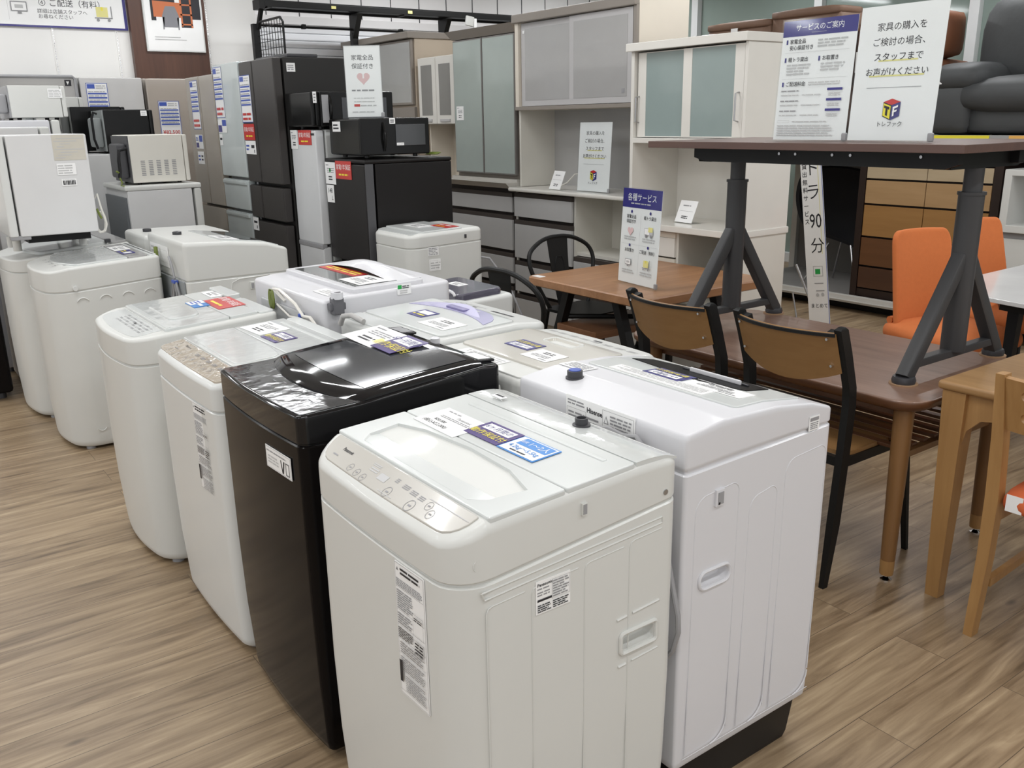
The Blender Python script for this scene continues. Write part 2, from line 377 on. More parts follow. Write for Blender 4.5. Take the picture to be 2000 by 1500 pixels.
# slotted uprights let into the far wall
for i, x in enumerate((1.62, 2.12, 2.905)):
    b = B(); b.box(x - .011, x + .011, 8.594, 8.6, .4, 2.98); b.mi = 1
    for k in range(64): b.box(x - .0035, x + .0035, 8.592, 8.5945, 1.70 + k * .02, 1.711 + k * .02)
    struct('trim_%d' % (i + 1), b, [WALLM, CHROME], 0)
struct('trim_4', B().box(2.225, 2.875, 8.53, 8.6, 0, 2.98, .004), [BROWN])
b = B()
for k in range(8): b.box(3.36, 6.6, 8.572, 8.6, 1.86 + k * .066, 1.86 + k * .066 + .064, .012)
b.mi = 1; b.box(3.36, 8.0, 8.585, 8.6, 2.40, 2.98); b.mi = 2
for k in range(14): b.box(3.46 + k * .33, 3.468 + k * .33, 8.58, 8.586, 2.40, 2.98)
b.mi = 1; b.box(3.36, 6.6, 8.56, 8.6, 2.395, 2.47, .006)
struct('trim_5', b, [SLAT, WALLG, DGREY], 30)
# glazed wall on the right, behind the steel rack
GLZ = mat('tinted_window_glass', (.25, .31, .28), .06, coat=.4, var=.02)
b = B(); b.box(8.0, 8.02, -4.5, 8.6, 0, CEIL)
struct('wall_right', b, [GLZ], 0)
MULL = mat('window_frame_white', (.75, .76, .76), .35)
b = B()
for y in (7.40, 5.80, 4.25, 2.7, 1.15): b.box(7.93, 8.0, y - .045, y + .045, 0, CEIL, .004)
b.box(7.94, 8.0, -4.5, 8.6, 2.87, 2.93, .004); b.box(7.94, 8.0, -4.5, 8.6, .0, .1, .004)
struct('window_1', b, [MULL])
b = B(); b.box(7.90, 8.0, 3.55, 4.0, 0, CEIL, .004); b.box(7.9, 7.93, 3.5, 3.53, 0, CEIL)
struct('trim_6', b, [CREAM2])
# ---------------------------------------------------------------- washing machines
def wring(xf, xb, y0, y1, rf, rb, bulge, ins, z, n=6):
    s = 1 if xb > xf else -1; xf = xf + s * ins; xb = xb - s * ins; y0 += ins; y1 -= ins
    rf = max(.004, rf - ins * .6); rb = max(.004, rb - ins * .6); yc, hw = (y0 + y1) / 2, (y1 - y0) / 2
    u0, u1 = 0, abs(xb - xf); pts = []
    for (cx, cy, r, a0) in ((rf, y0 + rf, rf, 180), (u1 - rb, y0 + rb, rb, 270), (u1 - rb, y1 - rb, rb, 0), (rf, y1 - rf, rf, 90)):
        pts += arc(cx, cy, r, a0, a0 + 90, n)
    m = 10     # points along the front
    for i in range(1, m): pts.append((0, y1 - rf - (y1 - y0 - 2 * rf) * i / m))
    out = []
    for u, v in pts:
        wgt = max(0, 1 - u / (rf + .02)) if bulge else 0
        t = (v - yc) / hw; uu = u - bulge * (1 - t * t) * (1 if u <= rf * 1.01 else 0)
        out.append((xf + s * uu, v, z))
    return out
class Washer:
    def __init__(s, label, xf, xb, y0, y1, zt, seam, group, rf=.06, rb=.02, bulge=.012, edge=.03, zb=.018, bodym=None, topm=None, basem=None, taper=.012, nfeet=True, seamgap=.003, name='washing_machine'):
        s.xf, s.xb, s.y0, s.y1, s.zt, s.sm = xf, xb, y0, y1, zt, seam
        lo, hi = min(xf, xb), max(xf, xb); s.rf, s.rb, s.bulge, s.edge = rf, rb, bulge, edge
        s.th = Thing(name, label, 'washing machine', ((lo + hi) / 2, (y0 + y1) / 2, 0), group)
        s.T = s.f(zt, hi); s.S = s.f(seam, hi); s.sgn = 1 if xb > xf else -1
        s.cuts = [x for x, _ in zt[1:-1]]
        if len(zt) > 2: s.cuts += [lo + (hi - lo) * k / 8 for k in range(1, 8)]
        s.bodym = bodym or WHITE; s.topm = topm or s.bodym
        R = lambda ins, z: wring(xf, xb, y0, y1, rf, rb, bulge, ins, z)
        b = B(); g = seamgap
        b.loft([R(taper + .012, zb), R(taper + .002, zb + .012), R(taper, zb + .03), R(taper * .3, zb + .2), R(0, zb + .4), R(0, s.S - .006), R(.003, s.S - .003)])
        s.body = s.th.part('body', b, [s.bodym], warp=s.w)
        b = B(); e = edge
        rg = [R(.005, s.S - .003), R(.005, s.S + g * .4), R(.0015, s.S + g), R(0, s.S + g + .003)]
        for k in range(0, 7):
            a = math.pi / 2 * k / 6; rg.append(R(e * (1 - math.cos(a)), s.T - e + e * math.sin(a)))
        b.loft(rg); s.top = s.th.part('top_frame', b, [s.topm], warp=s.w, cuts=s.cuts)
        if basem: 
            b = B(); b.loft([R(taper + .035, 0.0), R(taper + .03, .02), R(taper + .02, zb - .001)]); s.th.part('base', b, [basem])
        elif nfeet:
            for x in (lo + .06, hi - .06):
                for y in (y0 + .07, y1 - .07): s.th.part('foot', B().lathe([(.022, 0), (.022, zb * .6), (.015, zb + .008)], (x, y), 12), [GREYP])
    @staticmethod
    def f(tab, x):
        tab = sorted(tab)
        if x <= tab[0][0]: return tab[0][1]
        for (a, p), (c, q) in zip(tab, tab[1:]):
            if x <= c: return p + (q - p) * (x - a) / (c - a)
        return tab[-1][1]
    def w(s, x, z):
        sx = s.f(s.sm, x)
        if z <= s.S: return z * sx / s.S
        tx = s.f(s.zt, x)
        if z <= s.T: return sx + (z - s.S) * (tx - sx) / (s.T - s.S)
        return tx + z - s.T
    def slab(s, name, x0, x1, y0, y1, h, m, r=.01, bev=.004, parent=None, bulge0=0, z0=-.003, bulge1=0, label=None, extra=None):
        """a plate on the top, x0..x1, y0..y1, h high; bulge0 / bulge1 swell the edges at x0 / x1 outwards"""
        b = B()
        def rg(i, z):
            p = rrect(x0 + i, x1 - i, y0 + i, y1 - i, [max(.001, q - i) for q in (r if isinstance(r, (list, tuple)) else [r] * 4)], 5)
            if bulge0 or bulge1:
                q = []; n = len(p)
                for k, a in enumerate(p):
                    q.append(a); c = p[(k + 1) % n]
                    if abs(a[0] - c[0]) < 1e-6 and abs(a[1] - c[1]) > .05:
                        for j in range(1, 14): q.append((a[0], a[1] + (c[1] - a[1]) * j / 14))
                yc, hw = (y0 + y1) / 2, (y1 - y0) / 2; o = []
                for x, y in q:
                    t = 1 - ((y - yc) / hw) ** 2; near0 = x < (x0 + x1) / 2
                    o.append((x - bulge0 * t if near0 else x + bulge1 * t, y))
                p = o
            return [(x, y, z) for x, y in p]
        b.loft([rg(0, s.T + z0), rg(0, s.T + h - bev), rg(bev * .35, s.T + h - bev * .3), rg(bev, s.T + h)])
        if extra: extra(b, s.T + h)
        return s.th.part(name, b, m if isinstance(m, list) else [m], parent, s.w, s.cuts, label=label)
    def card(s, name, x, y, du, wd, ht, items, base='w', dz=0.0, parent=None, corner=0, label=None):
        """a printed card lying on the top: x, y is its lower left corner as read, du the reading direction in plan"""
        u = Vector((du[0], du[1], 0)).normalized(); v = Vector((-u.y, u.x, 0))
        b = card((x, y, s.T + dz), u, v, wd, ht, items, base, corner=corner)
        return s.th.part(name, b, _SM, parent, s.w, smooth=0, label=label)
    def side(s, name, o, u, v, wd, ht, items, base='w', parent=None, **k):
        return s.th.part(name, card(o, u, v, wd, ht, items, base, **k), _SM, parent or s.body, smooth=0)
PRICE = lambda wd, ht: [('l', wd * .1, ht * .82, wd * .3, ht * .1, 1, 'g'), ('l', wd * .2, ht * .5, wd * .68, ht * .26, 3, 'g'), ('l', wd * .3, ht * .16, wd * .42, ht * .24, 2, 'k')]
def WARRANTY(wd, ht, full=True):
    it = [('r', wd * .1, ht * .53, wd * .8, ht * .36, 'w')]
    if full: it += [('t', '6ヶ月間の', wd * .5, ht * .70, ht * .27, 'n', 0), ('t', '動作保証付', wd * .5, ht * .28, ht * .31, 'y', 0)]
    return it
TOWERGRP = 'washing machines in the front row'
BACKGRP = 'washing machines in the back row'
# --- the near white machine with a warm grey touch panel
Wm = Washer('nearest white top-loading washing machine with grey touch panel and purple warranty sticker', .68, 1.19, 1.10, 1.67,
            [(.68, .842), (.745, .873), (1.08, .890), (1.15, .889), (1.19, .884)], [(.68, .762), (1.19, .803)], TOWERGRP, rf=.072, rb=.03, bulge=.008, edge=.016, bodym=WHITE_W, topm=WHITE_W)
NEARW = Wm
Wm.slab('control_panel', .692, .745, 1.128, 1.643, .003, [PANELG], r=[.048, .003, .003, .048], bev=.0015, bulge0=.004)
pn = Wm.th.o.children[-1]
it = []
for (x, y, r) in ((.085, .030, .011), (.115, .022, .011), (.145, .016, .011), (.215, .020, .016), (.330, .014, .017), (.315, .032, .011), (.345, .034, .011)):
    it += [('c', x, y, r, 'g'), ('c', x, y, r * .93, 'w'), ('l', x - r * .4, y - r * .3, r * .8, r * .6, 1, 'g')]
it2 = []
for k in it:      # rings drawn as thin outlines in the panel's own colour
    it2.append(k)
def panel_marks(b, z):
    pass
marks = [('t', 'Panasonic', .062, .0335, .0105, 'k', .02), ('l', .028, .013, .02, .006, 1, 'g')]
for (x, y, r) in ((.115, .010, .0085), (.145, .008, .0085), (.172, .006, .0085), (.265, .008, .011), (.345, .009, .012), (.385, .026, .009), (.405, .015, .009)): marks.append(('ring', x, y, r))
def touch_marks(W_, x, y, du, items, dz):
    u = Vector((du[0], du[1], 0)).normalized(); v = Vector((-u.y, u.x, 0)); b = B()
    F = Matrix((u, v, Vector((0, 0, 1)))).transposed().to_4x4(); F.translation = (x, y, W_.T + dz); b.mi = 2
    for k in items:
        if k[0] == 'ring':
            _, cx, cy, r = k; b.mi = 2; n = 20
            for i in range(n):
                a0, a1 = 2 * math.pi * i / n, 2 * math.pi * (i + 1) / n
                b.quad([F @ Vector((cx + q * math.cos(a), cy + q * math.sin(a), 0)) for q, a in ((r, a0), (r, a1), (r * .90, a1), (r * .90, a0))])
            b.quad([F @ Vector(p) for p in ((cx - r * .4, cy - r * .15, 0), (cx + r * .4, cy - r * .15, 0), (cx + r * .4, cy + r * .15, 0), (cx - r * .4, cy + r * .15, 0))])
        elif k[0] == 't': b.mi = _SI[k[5]]; b.text(k[1], k[4], F @ Matrix.Translation((k[2], k[3], 0)), k[6] if len(k) > 6 else 0)
        elif k[0] == 'r':
            _, a, c, w_, h_, m = k; b.mi = _SI[m]; b.quad([F @ Vector(p) for p in ((a, c, 0), (a + w_, c, 0), (a + w_, c + h_, 0), (a, c + h_, 0))])
        elif k[0] == 'l':
            _, a, c, w_, h_, nl, m = k; b.mi = _SI[m]
            for i in range(nl):
                yy = c + h_ * (i + .2) / nl; b.quad([F @ Vector(p) for p in ((a, yy, 0), (a + w_, yy, 0), (a + w_, yy + h_ * .5 / nl, 0), (a, yy + h_ * .5 / nl, 0))])
    return b
marks += [('l', .165, .024, .03, .010, 2, 'l'), ('l', .16, .036, .03, .007, 2, 'l'), ('r', .205, .018, .030, .014, 'l')]
marks += [('l', .255, .030, .012, .010, 3, 'g'), ('l', .285, .028, .022, .010, 3, 'g'), ('l', .315, .026, .022, .010, 3, 'g'), ('l', .345, .025, .018, .010, 3, 'g'), ('l', .37, .036, .12, .003, 1, 'l'), ('l', .24, .001, .05, .003, 1, 'l')]
Wm.th.part('panel_printing', touch_marks(Wm, .6905, 1.625, (0, -1), marks, .0036), _SM, pn, Wm.w, smooth=0)
# lid in two leaves with a deep finger recess at its front edge
def lid_front(b, z):
    pass
l1 = Wm.slab('lid', .750, .912, 1.106, 1.664, .006, [TOPW], r=.006, bev=.003)
l2 = Wm.slab('lid_rear_leaf', .914, 1.076, 1.106, 1.664, .006, [TOPW], r=.006, bev=.003, parent=l1)
b = B(); zz = Wm.T + .006
rc = [(.762, 1.19), (.788, 1.165), (.862, 1.150), (.890, 1.24), (.898, 1.38), (.886, 1.53), (.862, 1.605), (.788, 1.595), (.762, 1.57)]
cx, cy = .82, 1.38
b.loft([[(x, y, zz + .004) for x, y in rc], [(x, y, zz) for x, y in rc], [(cx + (x - cx) * .965, cy + (y - cy) * .985, zz - .0008 - .0125 * max(0, x - .765) / .12) for x, y in rc]])
cut = B(); cut.bm = b.bm
for v in cut.bm.verts: v.co.z = Wm.w(v.co.x, v.co.z)
carve(l1, cut, 8)
Wm.slab('lid_ridge', 1.035, 1.048, 1.15, 1.60, .0085, [TOPW], r=.004, bev=.003, parent=l2)
b = B()
n = 9
def backp(u, v):
    x = 1.080 + .098 * u; y = 1.106 + .558 * v
    return (x, y, Wm.T + .004 + .008 * math.sin(math.pi * (.15 + .85 * u)) - .006 * u)
prof = [(1.079 + .104 * k / 14, Wm.T + .003 + .0055 * math.sin(math.pi * (.12 + .80 * k / 14)) - .006 * k / 14) for k in range(15)]
b.prism([(1.079, Wm.T - .004)] + prof + [(1.183, Wm.T - .006)], 1, 1.107, 1.663)
bp_ = Wm.th.part('back_panel', b, [TOPF], warp=Wm.w, cuts=Wm.cuts)
zc = Wm.f(Wm.zt, 1.137)
Wm.th.part('water_inlet', B().lathe([(.019, zc), (.019, zc + .008), (.0135, zc + .009), (.0135, zc + .022), (.010, zc + .022), (.009, zc + .012)], (1.137, 1.33), 20), [DGREY])
Wm.card('price_card', .899, 1.606, (0, -1), .155, .092, [('l', .02, .076, .05, .008, 1, 'g'), ('t', 'Panasonic', .10, .066, .013, 'g', .006), ('l', .03, .048, .11, .011, 2, 'g'), ('t', '¥20,000', .055, .034, .013, 'k', .006), ('t', '(税込¥22,000)', .060, .017, .015, 'k', 0)], dz=.0065, parent=l1)
Wm.card('warranty_sticker', .936, 1.466, (.01, -1), .114, .072, WARRANTY(.114, .072), base='p', dz=.0072, parent=l2)
Wm.card('capacity_sticker', .936, 1.349, (.01, -1), .113, .072, [('r', .003, .003, .107, .066, 'w'), ('r', .016, .036, .090, .030, 's'), ('t', '目安', .027, .050, .010, 'w', 0), ('t', '1〜2人', .071, .050, .020, 'w', 0), ('t', '4.2kg〜5.5kg', .056, .024, .017, 's', .006), ('l', .03, .007, .05, .007, 1, 'k')], base='s', dz=.0072, parent=l2)
Wm.card('warranty_barcode', 1.098, 1.60, (0, -1), .04, .018, [('r', .004, .009, .03, .007, 'k')] , dz=.0125, parent=bp_)
# labels, grooves and handle on the flanks
SM = 1
def wlabel(wd, ht):
    it = [('f', .002, .002, wd - .004, ht - .004, .0006, 'g'), ('q', [(.006, ht - .016), (.014, ht - .016), (.010, ht - .009)], 'g'), ('l', .02, ht - .022, wd * .7, .016, 2, 'k')]
    y = ht - .028
    for (h, n, x0, x1) in ((.022, 5, .05, .95), (.046, 9, .06, .6), (.03, 5, .06, .55), (.028, 6, .06, .58), (.03, 5, .1, .95), (.036, 7, .1, .95), (.04, 9, .25, .95)):
        it.append(('l', wd * x0, y - h + .003, wd * (x1 - x0), h - .006, n, 'g' if n % 2 else 'k')); y -= h
        it.append(('r', .004, y + .001, wd - .008, .0006, 'g'))
    it += [('f', wd * .62, ht * .55, wd * .34, ht * .16, .0006, 'g'), ('l', wd * .65, ht * .66, wd * .28, ht * .03, 2, 'k'), ('f', wd * .62, ht * .40, wd * .34, ht * .12, .0006, 'g'), ('l', wd * .65, ht * .42, wd * .28, ht * .09, 4, 'k'), ('r', .006, .03, wd * .1, .045, 'k')]
    return it
Wm.side('warning_label', (.6718, 1.294, .482), (0.03, -1, 0), (.0, 0, 1), .098, .272, wlabel(.098, .272), corner=.004)
Wm.side('rating_label', (.838, 1.0995, .672), (1, 0, 0), (0, 0, 1), .077, .064,
        [('t', 'Panasonic', .020, .056, .0085, 'k', .02), ('l', .003, .046, .028, .005, 1, 'g'), ('l', .003, .034, .03, .010, 2, 'g'), ('r', .003, .024, .032, .0035, 'k'), ('r', .003, .028, .032, .0008, 'k'),
         ('f', .035, .022, .040, .038, .0005, 'g'), ('l', .037, .024, .036, .034, 7, 'g'), ('l', .003, .003, .03, .016, 4, 'k'), ('l', .037, .003, .036, .016, 4, 'k')])
b = B(); emb = lambda pts, r=.0022: b.tube([(x, 1.0998, z) for x, z in pts], r, 6)
emb([(.727, .752), (1.142, .772), (1.142, .760), (.732, .738), (.727, .752)], .0018)
for (xa, xb_, zt_) in ((.735, .815, .722), (.83, .935, .728), (.95, 1.045, .735), (1.06, 1.142, .745)):
    emb([(xa, .06), (xa, zt_ - .012), (xa + .004, zt_ - .003), (xa + .012, zt_), (xb_, zt_ + .004)], .0012)
emb([(1.03, .59), (1.055, .592)], .003); emb([(1.07, .593), (1.14, .597)], .003); emb([(1.035, .487), (1.055, .488)], .003); emb([(1.07, .489), (1.14, .492)], .002)
Wm.th.part('pressed_ribs', b, [WHITE_W], Wm.body)
hb = B(); hb.loft([[(x, y, z) for x, z in rrect(1.046 + i, 1.128 - i, .520 + i, .550 - i, .005, 4)] for y, i in ((1.09, 0), (1.112, .0), (1.122, .006))]); carve(Wm.body, hb)
b = B(); b.tube([(x, 1.0985, z) for x, z in rrect(1.040, 1.134, .513, .557, .008, 4)], .0045, 8, closed=True); Wm.th.part('handle_rim', b, [WHITE_W], Wm.body)
b = B(); b.box(.940, .952, 1.095, 1.1045, .833, .855); b.mi = 1; b.box(.9415, .9505, 1.0945, 1.0975, .8345, .8535); Wm.th.part('bracket_slot', b, [WHITE_W, GREYP], Wm.top)
Wm.th.part('screw', B().tube([(1.149, 1.104, .821), (1.149, 1.098, .821)], .0055, 12), [STEEL], Wm.top)
b = B(); b.tube([(.729 + .0115 * math.cos(a * math.pi / 10), 1.1075, .80 + .0115 * math.sin(a * math.pi / 10)) for a in range(20)], .0008, 5, closed=True); Wm.th.part('plug_mark', b, [WHITE_W], Wm.top)
b = B(); b.tube([(1.20, 1.40, .86), (1.205, 1.32, .875), (1.207, 1.25, .868), (1.205, 1.20, .83), (1.2, 1.17, .78), (1.198, 1.12, .60), (1.197, 1.10, .54), (1.2, 1.10, .50), (1.202, 1.115, .45), (1.2, 1.15, .40)], .0055, 8)
b.tube([(1.2, 1.26, .80), (1.205, 1.20, .85), (1.206, 1.24, .879), (1.204, 1.31, .865)], .0055, 8); Wm.th.part('power_cord', b, [GREYP], Wm.body)
# --- the glossy black machine
Bk = Washer('glossy black top-loading washing machine between two white ones', .70, 1.235, 1.75, 2.265,
            [(.70, .893), (.845, .897), (1.18, .925), (1.235, .921)], [(.70, .826), (.98, .815), (1.235, .800)], TOWERGRP, rf=.022, rb=.018, bulge=.012, edge=.010, bodym=BLKBODY, topm=BLKGL)
Bk.slab('control_panel', .708, .86, 1.762, 2.253, .0015, [BLKFILM], r=[.008, .002, .002, .008], bev=.001, bulge0=.010, bulge1=-.03)
lb = B()
def lidz(x, y):   # a wedge, thick at its front edge, swelling across
    t = (x - .83) / .36; s_ = (y - 2.0075) / .245
    return Bk.T + .006 + .003 * (1 - t) + .006 * (1 - s_ * s_) + .004 * math.sin(t * math.pi)
def lidtop(u, v):
    y = 1.757 + .501 * v; s_ = (v - .5) * 2; xf = .845 - .048 * (1 - s_ * s_) * 1.0
    x = xf + (1.185 - xf) * u; e = min(u / .10, 1); ev = min(min(v, 1 - v) / .02, 1)
    z = lidz(max(x, .83), y) - .010 * (1 - e) ** 2 - .005 * (1 - ev) ** 2
    return (x, y, z)
lb.grid(lidtop, 26, 26)
rim = [lidtop(0, v / 26) for v in range(27)] + [lidtop(u / 26, 1) for u in range(1, 27)] + [lidtop(1, 1 - v / 26) for v in range(1, 27)] + [lidtop(1 - u / 26, 0) for u in range(1, 26)]
lb.loft([[(x, y, Bk.T - .003) for x, y, z in rim], rim], True, False)
blid = Bk.th.part('lid', lb, [BLKGL], warp=Bk.w, smooth=35)
gb = B()
def pane(u, v):
    y = 1.80 + .40 * v; s_ = (v - .5) * 2; xf = .885 - .012 * (1 - s_ * s_); x = xf + (1.165 - xf) * u
    return (x, y, lidz(x, y) + .0012)
gb.sheet(pane, 12, 10, .0008); Bk.th.part('glass_pane', gb, [GLASSDK], blid, Bk.w)
Bk.card('price_card', 1.045, 2.252, (-.03, -1), .185, .122, PRICE(.185, .122), dz=.0185, parent=blid)
Bk.card('warranty_sticker', 1.046, 2.080, (-.03, -1), .112, .115, WARRANTY(.112, .115, True), base='p', dz=.0212, parent=blid)
def bk_handle():
    b = B(); b.grid(lambda u, v: (.838 - .03 * math.sin(v * math.pi) + .022 * u, 2.135 + .06 * v, lidz(.86, 2.16) + .0005 + .004 * u), 4, 8)
    return b
for k, (x, y) in enumerate(((1.215, 2.215), (1.215, 1.83))):
    b = B(); b.box(x - .025, x + .025, y - .045, y + .045, Bk.T - .002, Bk.T + .006, .003); b.mi = 1; b.box(x - .018, x + .018, y - .036, y + .036, Bk.T + .004, Bk.T + .0068)
    Bk.th.part('rear_cover', b, [BLKGL, PAPER if k else GREYP], warp=Bk.w)
Bk.th.part('inlet_cap', B().lathe([(.010, .915), (.013, .918), (.013, .935), (.007, .938)], (1.222, 2.04), 16), [WHITE_C])
mk = [('l', .16 + .035 * i, .03 + .012 * (i % 3), .02, .006, 1, 'g') for i in range(7)]
Bk.th.part('panel_printing', touch_marks(Bk, .735, 2.22, (0, -1), mk, .0022), _SM, Bk.th.o.children[2], Bk.w, smooth=0)
Bk.side('energy_label', (.6875, 1.934, .731), (0.045, -1, 0.0), (0, 0, 1), .132, .054, [('f', .002, .002, .128, .05, .0007, 'g'), ('l', .006, .040, .11, .006, 1, 'g'), ('l', .01, .012, .06, .022, 3, 'l'), ('q', [(.078, .036), (.082, .036), (.088, .012), (.094, .036), (.100, .036), (.092, .005), (.085, .005)], 'k'), ('f', .105, .006, .018, .03, .002, 'k')])
b = B(); b.tube([(1.238, 1.84, .86), (1.252, 1.79, .85), (1.250, 1.77, .80), (1.243, 1.77, .6), (1.243, 1.78, .3)], .006, 8); Bk.th.part('power_cord', b, [WHITE_W], Bk.body)
# --- white machine with beige panel
Cw = Washer('white washing machine with beige control panel, just left of the black one', .70, 1.185, 2.315, 2.885,
            [(.70, .832), (.78, .845), (1.185, .862)], [(.70, .752), (1.185, .765)], TOWERGRP, rf=.045, rb=.03, bulge=.010, edge=.022)
cp = Cw.slab('control_panel', .712, .786, 2.335, 2.868, .003, [PANELB], r=[.02, .003, .003, .02], bev=.0015, bulge0=.006)
Cw.th.part('panel_printing', touch_marks(Cw, .708, 2.85, (0, -1), [('t', 'Panasonic', .10, .060, .012, 'k', .006), ('l', .05, .03, .03, .006, 1, 'g')] + [('ring', .2 + .04 * i, .02 + .006 * (i % 2), .009) for i in range(6)] + [('l', .2 + .05 * i, .045, .03, .012, 3, 'g') for i in range(5)], .0042), _SM, cp, Cw.w, smooth=0)
l1 = Cw.slab('lid', .790, .955, 2.322, 2.878, .006, [TOPF], r=.006, bev=.003)
l2 = Cw.slab('lid_rear_leaf', .957, 1.13, 2.322, 2.878, .006, [TOPF], r=.006, bev=.003, parent=l1)
Cw.slab('finger_ridge', .80, .93, 2.42, 2.80, .009, [TOPF], r=.03, bev=.004, parent=l1, bulge1=.02)
Cw.slab('lid_ridge', 1.09, 1.105, 2.38, 2.82, .009, [TOPW], r=.004, bev=.003, parent=l2)
Cw.slab('back_panel', 1.133, 1.177, 2.325, 2.875, .004, [TOPW], r=.015, bev=.003)
Cw.card('price_card', .968, 2.855, (.05, -1), .155, .105, PRICE(.155, .105), dz=.0068, parent=l2)
Cw.card('warranty_sticker', .972, 2.685, (.02, -1), .112, .076, WARRANTY(.112, .076), base='p', dz=.0068, parent=l2)
Cw.side('warning_label', (.6905, 2.505, .487), (.06, -1, 0), (0, 0, 1), .105, .262, wlabel(.105, .262))
# --- white machine with red warranty sticker
Bw = Washer('white washing machine with red warranty sticker and striped front panel, second row of the aisle', .675, 1.165, 3.01, 3.60,
            [(.675, .826), (.75, .838), (1.165, .862)], [(.675, .735), (1.165, .775)], TOWERGRP, rf=.09, rb=.03, bulge=.035, edge=.012, bodym=WHITE_W, topm=WHITE_W)
Bw.th.o['label'] = 'white washing machine with red and blue stickers on its lid, nearest after the beige-panel one'
cp = Bw.slab('control_panel', .690, .775, 3.07, 3.54, .002, [TOPW], r=[.03, .003, .003, .03], bev=.001, bulge0=.022)
Bw.th.part('panel_printing', touch_marks(Bw, .70, 3.50, (0, -1), [('l', .08 + .04 * i, .01 + .014 * j, .028, .008, 2, 'g' if (i + j) % 2 else 'l') for i in range(8) for j in range(4)] + [('r', .23, .035, .02, .008, 'k')], .0032), _SM, cp, Bw.w, smooth=0)
l1 = Bw.slab('lid', .780, 1.0, 3.04, 3.57, .010, [TOPF], r=.008, bev=.004)
Bw.slab('lid_strip', .785, .802, 3.05, 3.56, .0115, [TOPW], r=.003, bev=.001, parent=l1)
Bw.slab('finger_ridge', .83, .93, 3.15, 3.46, .016, [TOPF], r=.03, bev=.006, parent=l1, bulge1=.02)
l2 = Bw.slab('lid_rear_leaf', 1.002, 1.10, 3.04, 3.57, .010, [TOPW], r=.006, bev=.003, parent=l1)
Bw.slab('back_panel', 1.104, 1.157, 3.03, 3.33, .006, [TOPW], r=.012, bev=.004); Bw.slab('back_cover', 1.104, 1.157, 3.36, 3.585, .018, [TOPW], r=.012, bev=.004)
Bw.card('warranty_sticker', 1.012, 3.378, (-.02, -1), .20, .10, [('t', '家電1年保証', .10, .07, .034, 'w', 0), ('l', .03, .016, .12, .022, 1, 'y')], base='r', dz=.0108, parent=l1)
Bw.card('capacity_sticker', .955, 3.40, (-.02, -1), .12, .062, [('r', .003, .003, .06, .056, 'w'), ('l', .008, .01, .05, .04, 3, 'b'), ('l', .07, .02, .042, .024, 1, 'w')], base='s', dz=.0108, parent=l1)
Bw.card('price_card', 1.06, 3.54, (-.02, -1), .13, .05, PRICE(.13, .05), dz=.0108, parent=l1)
# --- two machines further along the aisle
def arches(W_, n, zt_, x0, x1, y, r):
    out = []
    for i in range(n):
        cx = x0 + (x1 - x0) * i / (n - 1)
        b = B(); out.append(b); b.tube([(cx + r * math.cos(math.radians(a)), y, zt_ + r * math.sin(math.radians(a)) + .03 * (i / (n - 1)) * .3) for a in range(20, 161, 14)], [.001] + [.0035] * 9 + [.001], 6)
    return out
E0 = Washer('white washing machine with four pressed arches on its side, before the stacked small fridge', .69, 1.165, 4.47, 5.06,
            [(.69, .868), (.76, .884), (1.165, .905)], [(.69, .77), (1.165, .80)], TOWERGRP, rf=.10, rb=.02, bulge=.05, edge=.012, bodym=WHITE_W, topm=WHITE_W)
for ab in arches(E0, 4, .715, .80, 1.10, 4.4695, .028): E0.th.part('pressed_arch', ab, [WHITE_W], E0.body)
b = B(); b.tube([(.80 + .02 * math.cos(math.radians(a)), 4.4705, .115 + .018 * math.sin(math.radians(a))) for a in range(200, 341, 20)], .003, 6); E0.th.part('pressed_mark', b, [WHITE_W], E0.body)
E0.th.part('side_plug', B().tube([(.775, 4.475, .79), (.775, 4.462, .79)], .011, 14), [WHITE], E0.top)
l1 = E0.slab('lid', .80, 1.03, 4.51, 5.02, .008, [TOPF], r=.01, bev=.004, bulge0=.06)
E0.slab('lid_rear_leaf', 1.032, 1.12, 4.51, 5.02, .008, [mat('grey_lid', (.34, .335, .33), .2, coat=.5)], r=.008, bev=.003, parent=l1)
E0.slab('back_panel', 1.125, 1.158, 4.49, 5.04, .006, [TOPW], r=.02, bev=.004)
E0.th.part('panel_printing', touch_marks(E0, .715, 4.95, (0, -1), [('ring', .06 + .08 * i, .02, .014) for i in range(4)] + [('l', .05 + .09 * i, .045, .05, .01, 2, 'g') for i in range(4)], .0012), _SM, E0.top, E0.w, smooth=0)
E0.card('warranty_sticker', 1.03, 4.74, (0, -1), .13, .06, [('r', .075, .012, .045, .036, 'w'), ('l', .012, .014, .05, .03, 2, 'y')], base='n', dz=.0088, parent=l1)
E0.card('price_card', 1.03, 4.93, (0, -1), .17, .075, PRICE(.17, .075), dz=.0088, parent=l1)
E1 = Washer('white washing machine under the small fridge with a paper sticker', .645, 1.19, 5.12, 5.74,
            [(.645, .855), (.72, .868), (1.19, .905)], [(.645, .79), (1.19, .80)], TOWERGRP, rf=.10, rb=.02, bulge=.05, edge=.014, bodym=WHITE_W, topm=WHITE_W)
l1 = E1.slab('lid', .76, 1.09, 5.17, 5.70, .016, [TOPW], r=.03, bev=.008, bulge0=.05)
E1.card('price_card', .98, 5.43, (0, -1), .12, .05, [('l', .01, .008, .10, .034, 2, 'k')], dz=.0165, parent=l1)
E1.slab('back_panel', 1.10, 1.18, 5.14, 5.72, .012, [mat('grey_lid', (.34, .335, .33), .2)], r=.02, bev=.004)
E1.th.part('lid_latch', B().box(1.075, 1.105, 5.16, 5.185, .905, .925, .004), [DGREY])
